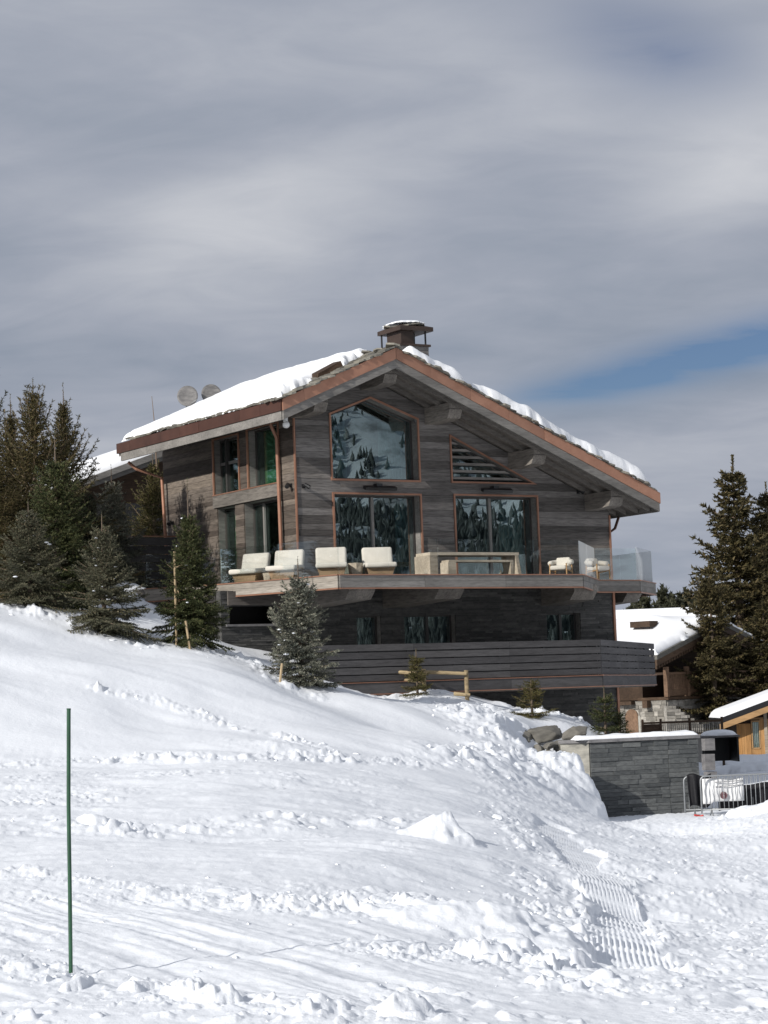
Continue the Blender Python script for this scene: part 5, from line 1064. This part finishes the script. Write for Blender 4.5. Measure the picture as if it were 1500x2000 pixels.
em.add([(.0 + .092 * math.cos(a), -.055, -.13 + .092 * math.sin(a)) for a in np.linspace(0, 6.283, 33)[:-1]] + [(.0 + .092 * math.cos(a), -.049, -.13 + .092 * math.sin(a)) for a in np.linspace(0, 6.283, 33)[:-1]], [tuple(range(32)), tuple(range(63, 31, -1))] + [(i, (i + 1) % 32, 32 + (i + 1) % 32, 32 + i) for i in range(32)]); e_ = em.build('emblem', M_EMB, bn)
M_EMW = mat('emblem_pale', (.45, .38, .38), .6)[0]; rg = MB()
for rr in (.078, .052): rg.tube([(rr * math.cos(a), -.057, -.13 + rr * math.sin(a)) for a in np.linspace(0, 6.2, 30)], .0028, 5)
for a, b_ in (((-.02, -.16), (0, -.10)), ((0, -.10), (.02, -.16)), ((-.03, -.125), (.03, -.125))): rg.bar((a[0], -.057, a[1]), (b_[0], -.057, b_[1]), .004, .007)
rg.build('emblem_ring', M_EMW, e_)
for k, zz in enumerate((.22, .11)):
    MB().bar((-.2, -.05, zz - .02), (.5, -.05, zz + .01), .012, .022).build('print_line', mat('print_grey%d' % k, (.30, .30, .31), .7)[0], bn)
rd = thing('red_clip', 'small red plastic bit on the snow under the rear barrier', 'plastic bit', (7.58, 57.35, gz(7.58, 57.35)))
MB().rbox((0, 0, .03), (.16, .06, .05), .02, 2, (0, .2, .3)).build('piece', M_RED, rd); MB().rbox((.12, .02, .02), (.10, .05, .04), .015, 2, (0, -.2, -.4)).build('piece', M_RED, rd)

# ------------------------------------------------------------------ behind, right: road, cabin, old chalet, flat roofed building
rv = []
for i in range(40):
    fx = i / 39; x = 9 + 14 * fx; 
    for k in range(5): y = 79.5 + 6 * k / 4 - 3.0 * fx; rv.append((x, y, 0))
Va = np.array(rv); Va[:, 2] = ground(Va[:, 0], Va[:, 1]) + .03; Fa = np.array([(i * 5 + k, (i + 1) * 5 + k, (i + 1) * 5 + k + 1, i * 5 + k + 1) for i in range(39) for k in range(4)])
tag(np_mesh('road', Va, Fa, M_ASPH), 'strip of wet dark asphalt between snow banks', 'road', kind='structure')
def bank(name, label, x0, y0, x1, y1, w, h, seed, m=M_SNOW):
    ux, uy = x1 - x0, y1 - y0; L = math.hypot(ux, uy); ux /= L; uy /= L
    def tk(U, V): e = .25 * fbm(U / .7, V / .7, seed, 3) + .12 * fbm(U / .2, V / .2, seed + 5, 3); d = np.minimum(w / 2 - np.abs(V), np.minimum(U, L - U)) + e * w * .5; return np.where(d > 0, h * dome(d, w * .45) * (1 + .4 * e), 0)
    zb = lambda U, V: ground(x0 + ux * U - uy * V, y0 + uy * U + ux * V)
    return snow_sheet(name, label, np.linspace(0, L, int(L / .06)), np.linspace(-w / 2 - .3, w / 2 + .3, 30), tk, zb, m, loc=(x0, y0, 0), rz=math.atan2(uy, ux))
bank('snow_bank', 'bright snow bank along the road in front of the cabin', 11.2, 91.2, 18, 90.2, 1.9, .45, 610); bank('snow_bank', 'dirty snow bank on the near side of the road behind the barriers', 9.4, 77.5, 17, 74.5, 2.0, .30, 620)
bank('snow_bank', 'low snow heap in front of the barriers at the right edge', 8.1, 56.3, 12.0, 55.8, 1.2, .26, 630)

cb = thing('cabin', 'small honey-coloured wooden cabin with a snowy sloping roof at the right edge', 'cabin', (14.04, 93, -2.94), 0); cb.scale = (.95, .95, .95)
k_ = .33; zr = lambda x: 1.55 + k_ * (x + .72)
MB().prism([(-.72, zr(-.72)), (5, zr(5)), (5, zr(5) + .24), (-.72, zr(-.72) + .24)], -.6, 3, 'xz').build('roof', M_BLACK, cb)
MB().prism([(-.76, zr(-.76) - .26), (5, zr(5) - .26), (5, zr(5) - .005), (-.76, zr(-.76) - .005)], -.64, -.56, 'xz').build('barge_board', W_CABIN_TRIM, cb)
MB().prism([(.06, .0), (5, 0), (5, zr(5) - .02), (.06, zr(.06) - .02)], .06, 2.7, 'xz').build('wall', W_OLD, cb)
for i in range(22):
    x = .05 + i * .2
    if i in (3, 4): continue
    MB().box(x, x + .192, .0, .05, .05, 1.50 if x < .75 else 1.66).build('board', W_CABIN, cb)
MB().box(.66, 1.04, -.005, .045, .05, .40).build('board', W_CABIN, cb)
wn = MB().box(.67, .72, -.02, .05, .42, 1.62).box(1.0, 1.05, -.02, .05, .42, 1.62).box(.722, .998, -.02, .05, 1.56, 1.62).box(.722, .998, -.03, .05, .40, .46).build('window', W_CABIN_TRIM, cb); MB().box(.723, .997, .02, .035, .462, 1.558).build('pane', M_PANE_SIDE, wn)
MB().box(1.22, 1.36, -.06, .0, 0, 2.1).build('post', W_TABLE, cb); MB().box(.62, 1.2, -.03, .0, 1.66, 1.74).build('lintel', W_CABIN_TRIM, cb)
lm = thing('wall_lamp', 'small pale lamp under the eave of the honey-coloured cabin', 'lamp', (14.38, 92.95, -1.35)); MB().tube([(0, 0, -.06), (0, -.02, .10)], .05, 10).build('lamp_head', M_PLASTIC, lm); MB().box(-.03, .03, 0, .10, .0, .05).build('bracket', M_BLACK, lm)
cu_ = MB(); [cu_.v.extend([(x * .257, .02 * math.sin(x * 22), 0), (x * .257, .02 * math.sin(x * 22), 1.03)]) for x in np.linspace(0, 1, 20)]; cu_.f = [(2 * i, 2 * i + 2, 2 * i + 3, 2 * i + 1) for i in range(19)]
o = cu_.build('curtain', M_PLASTIC, None, True); o.location = (14.732, 93.043, -2.50); tag(o, 'white curtain filling the cabin window', 'curtain')
snow_sheet('cabin_snow', 'smooth snow blanket on the cabin roof', np.linspace(-.72, 5, 60), np.linspace(-.6, 3, 30), lambda U, V: np.where((d := np.minimum(np.minimum(V + .6, 3 - V), np.minimum(U + .70, 9)) + .03 * fbm(U, V, 541, 2)) > 0, .27 * dome(d, .32), 0), lambda U, V: 1.55 + k_ * (U + .72) + .245, loc=(14.04, 93, -2.94)); bpy.data.objects['cabin_snow'].scale = (.95, .95, .95)
sh_ = thing('shelter', 'low dark open shelter with snow on its slab roof, left of the cabin', 'shelter', (12.02, 84.5, -2.75), .05); sh_.scale = (.85, 1, .74)
MB().box(-.75, .95, -.4, 1.2, 1.22, 1.32).build('roof', M_GREYSTONE, sh_); MB().box(-.7, .9, 1.1, 1.18, 0, 1.21).build('rear_wall', M_BLACK, sh_); MB().box(-.72, -.62, -.35, 1.09, 0, 1.21).build('side_wall', M_BLACK, sh_); MB().box(.82, .9, -.35, 1.09, 0, 1.21).build('side_wall', M_BLACK, sh_)
MB().tube([(-.68, -.42, 1.2), (-.60, -.5, .9), (-.66, -.45, .4)], .03, 6).build('hose', M_BLACK, sh_)
snow_sheet('shelter_snow', 'small heap of snow on the dark shelter roof', np.linspace(-.5, .9, 40), np.linspace(-.4, 1.2, 30), lambda U, V: np.where((d := .62 - np.hypot(U - .25, (V - .3) * .8) + .12 * fbm(U / .3, V / .3, 551, 3)) > 0, .20 * dome(d, .5), 0), lambda U, V: 0 * U + 1.325, loc=(11.95, 84.5, -3.09), rz=.05)

OY = math.radians(52); oc = thing('old_chalet', 'old dark timber chalet with stone base and thick roof snow behind at the right', 'chalet', (11.21, 95, -3.3), OY)
ze = 4.75; ok = .265; oz = lambda u: ze + ok * min(u, 11.2 - u)
MB().prism([(0, oz(0)), (5.6, oz(5.6)), (11.2, oz(11.2)), (11.2, oz(11.2) - .2), (5.6, oz(5.6) - .2), (0, oz(0) - .2)], 0, 12).build('roof', M_LAUZE, oc)
for a, b_ in ((0, 5.6), (5.6, 11.2)):
    MB().prism([(a, oz(a) - .20), (b_, oz(b_) - .20), (b_, oz(b_) - .46), (a, oz(a) - .46)], .02, .12).build('barge_board', W_OLD, oc); MB().prism([(a + .1, oz(a + .1) - .47), (b_ - .02, oz(b_ - .02) - .47), (b_ - .02, oz(b_ - .02) - .62), (a + .1, oz(a + .1) - .62)], .10, .18).build('barge_trim', W_OLD, oc)
tm = MB()
for i in range(26): u = .2 + i * .21; tm.box(u, u + .1, .06, .13, oz(u) - .60, oz(u) - .49)
tm.build('dentils', W_OLD, oc)
MB().box(1.3, 10.4, 1.6, 11.6, 2.95, ze - .1).build('timber_wall', W_OLD, oc); MB().prism([(.8, ze - .1), (5.6, oz(5.6) - .3), (10.4, ze - .1)], 1.6, 1.8).build('gable', W_OLD, oc)
ob = MB().box(.85, 10.3, .20, 11.5, -.2, 2.84).build('stone_base', M_RUBBLE, oc); tag(slate_courses(lambda a, d, z: (.83 + d, a, z), .16, 11.4, 0, 2.84, [(1.55, 2.22, 1.33, 2.55)], 33, .10, .22, .15, .5, .05).build('stone_courses', M_RUBBLE, ob), kind='stuff'); tag(slate_courses(lambda a, d, z: (a, .16 + d, z), .88, 10.3, 0, 2.84, [], 34, .10, .22, .15, .5, .05).build('stone_courses', M_RUBBLE, ob), kind='stuff')
arch = [(0, 0), (.62, 0), (.62, .85)] + [(.31 + .31 * math.cos(a), .85 + .31 * math.sin(a)) for a in np.linspace(0, math.pi, 9)[1:-1]] + [(0, .85)]
MB(lambda a, d, z: (.80 + d, 1.58 + a, 1.36 + z)).prism(arch, 0, .08).build('arched_shutter', W_OLD2, oc); MB(lambda a, d, z: (.79 + d, 1.58 + a, 1.36 + z)).prism([(-.12, -.1), (-.02, -.1), (-.02, .87), (-.12, .87)], 0, .08).build('surround', M_CONC, oc)
bl = MB().box(.9, 9, .1, 1.62, 2.86, 2.98).build('balcony', W_OLD, oc)
MB().box(.9, 9, .12, .2, 3.92, 4.02).build('handrail', W_OLD2, bl); MB().box(.9, 9, .14, .19, 3.02, 3.30).build('panel', W_OLD2, bl); MB().box(.88, .96, .21, 1.6, 3.92, 4.02).build('handrail', W_OLD, bl)
mb = MB()
for i in range(60): mb.box(1.06 + i * .13, 1.12 + i * .13, .145, .185, 3.301, 3.919)
tag(mb.build('balusters', W_OLD2, bl), kind='stuff')
for u in (.92, 2.6, 4.5, 6.6): MB().box(u - .09, u + .09, .07, .25, 2.99, 4.25).build('post', W_OLD2, bl)
for v in (1.0, 3.0, 5.0, 7.0): MB().box(.45, .76, v - .12, v + .12, 2.55, 2.85).build('bracket', W_CABIN_TRIM if v == 3.0 else W_OLD, oc)
MB().box(.5, .8, 1.7, 11, 2.70, 2.86).build('bearer', W_OLD, oc)
def okt(U, V): d = np.minimum(np.minimum(U - .10, 11 - U), np.minimum(V - .16, 11.8 - V)) + .10 * fbm(U / .5, V / .5, 561, 3); dm = .38 * np.exp(-(((U - 4.2) / .9) ** 2 + ((V - 3.0) / 1.2) ** 2)) + .30 * np.exp(-(((U - 4.4) / .8) ** 2 + ((V - 7.0) / 1.0) ** 2)); return np.where(d > 0, np.maximum((.30 + dm + .05 * fbm(U / 1.5, V / 1.5, 562, 2)) * dome(d, .4), .02), 0)
snow_sheet('old_chalet_snow', 'very thick smooth snow on the roof of the old chalet', np.linspace(0, 11.2, 110), np.linspace(0, 12, 110), okt, lambda U, V: ze + ok * np.minimum(U, 11.2 - U) + .01, loc=(11.21, 95, -3.3), rz=OY)
for lab, v in (('dark dormer end poking from the roof snow behind the chalet corner', 6.6), ('small dark dormer end under a snow hump near the old chalet ridge', 2.6)):
    o = MB().box(-.35, .35, -.5, .5, 0, .26).build('dormer', W_OLD, oc); o.location = (3.3, v, oz(3.3) + .42)
bw = thing('stone_buttress', 'sloping stone wall lit by the sun under the old chalet balcony', 'wall', (11.2, 92.6, -2.5), .1)
MB().prism([(0, -.8), (1.5, -.8), (1.5, .92), (.2, 1.82), (.0, 1.82)], 0, .4).build('core', M_RUBBLE, bw); mb = MB(); R = random.Random(3); z = 0
while z < 1.75:
    a = 0; top = 1.5 if z < .9 else 1.5 - (z - .9) * 1.42
    while a < top: l = R.uniform(.18, .5); mb.box(a + .006, min(a + l, top + .02) - .006, -R.uniform(.01, .06), 0, z + .006, z + .124); a += l
    z += .13
tag(mb.build('stones', M_RUBBLE, bw), kind='stuff')
bf = thing('baluster_fence', 'low dark baluster fence with pale gaps in front of the old chalet', 'fence', (9.9, 90, -3.2), 0); bf.scale = (.72, 1, 1)
MB().box(0, 4.4, -.04, .04, 1.86, 1.94).build('handrail', W_OLD, bf); MB().box(0, 4.4, -.03, .03, 1.40, 1.46).build('bottom_rail', W_OLD, bf); MB().box(0, .95, -.02, .03, 1.47, 1.85).build('panel', W_OLD, bf)
mb = MB()
for i in range(30): mb.box(1.12 + i * .11, 1.17 + i * .11, -.02, .02, 1.461, 1.859)
tag(mb.build('balusters', M_RUBBLE, bf), kind='stuff')
for x in (.02, 1.02, 2.6, 4.38): MB().box(x - .06, x + .06, -.06, .06, 0, 2.05).build('post', W_OLD, bf)
fb = thing('flat_roofed_building', 'long low dark building with a snowy flat roof behind the old chalet', 'building', (12.0, 120, -3.5), -.02)
MB().box(0, 5.2, 0, 10, 0, 7.1).build('wall', W_OLD, fb); MB().box(-.4, 5.5, -.5, 10, 7.1, 7.28).build('roof', M_BLACK, fb)
snow_sheet('flat_roof_snow', 'even layer of snow on the long flat roof', np.linspace(-.4, 5.5, 50), np.linspace(-.5, 10, 30), lambda U, V: np.where((d := np.minimum(np.minimum(U + .38, 5.48 - U), V + .48)) > 0, .52 * dome(d, .5), 0), lambda U, V: 0 * U + 7.285, loc=(12.0, 120, -3.5), rz=-.02)
# ------------------------------------------------------------------ behind, left: the neighbouring roof
NY = .50; nb = thing('neighbour_house', 'grey timber house with raftered eave and snowy roof behind the left trees', 'house', (-12.0, 85.0, 3.0), NY)
nz = lambda u: 5.30 + .36 * u
MB().prism([(0, nz(0)), (5, nz(5)), (5, nz(5) + .22), (0, nz(0) + .22)], -1.2, 9).build('roof', W_GREY, nb)
MB().prism([(-.02, nz(0) - .02), (5, nz(5) - .02), (5, nz(5) + .20), (-.02, nz(0) + .20)], -1.27, -1.205).build('barge_board', W_GREY, nb)
for v in (-1.0, -.35, .3): MB().prism([(.05, nz(.05) - .20), (5, nz(5) - .20), (5, nz(5) - .003), (.05, nz(.05) - .003)], v - .09, v + .09).build('rafter', W_GREY, nb)
MB().prism([(1.0, -1), (5, -1), (5, nz(5) - .22), (1.0, nz(1.0) - .22)], .5, 8.5).build('wall', W_OLD, nb)
for k in range(3): MB().box(1.4 + k * 1.2, 2.3 + k * 1.2, .44, .5, 3.2, 4.9).build('window', M_FRAME, nb)
snow_sheet('neighbour_snow', 'snow blanket on the neighbouring roof at the left', np.linspace(-.1, 5, 50), np.linspace(-1.2, 9, 70), lambda U, V: np.where((d := np.minimum(np.minimum(U + .1, 9), np.minimum(V + 1.15, 9 - V)) + .05 * fbm(U, V, 571, 2)) > 0, .45 * dome(d, .5) * (1 + .15 * fbm(U / 1.5, V / 1.5, 572, 2)), 0), lambda U, V: 5.52 + .36 * U, loc=(-12.0, 85.0, 3.0), rz=NY)
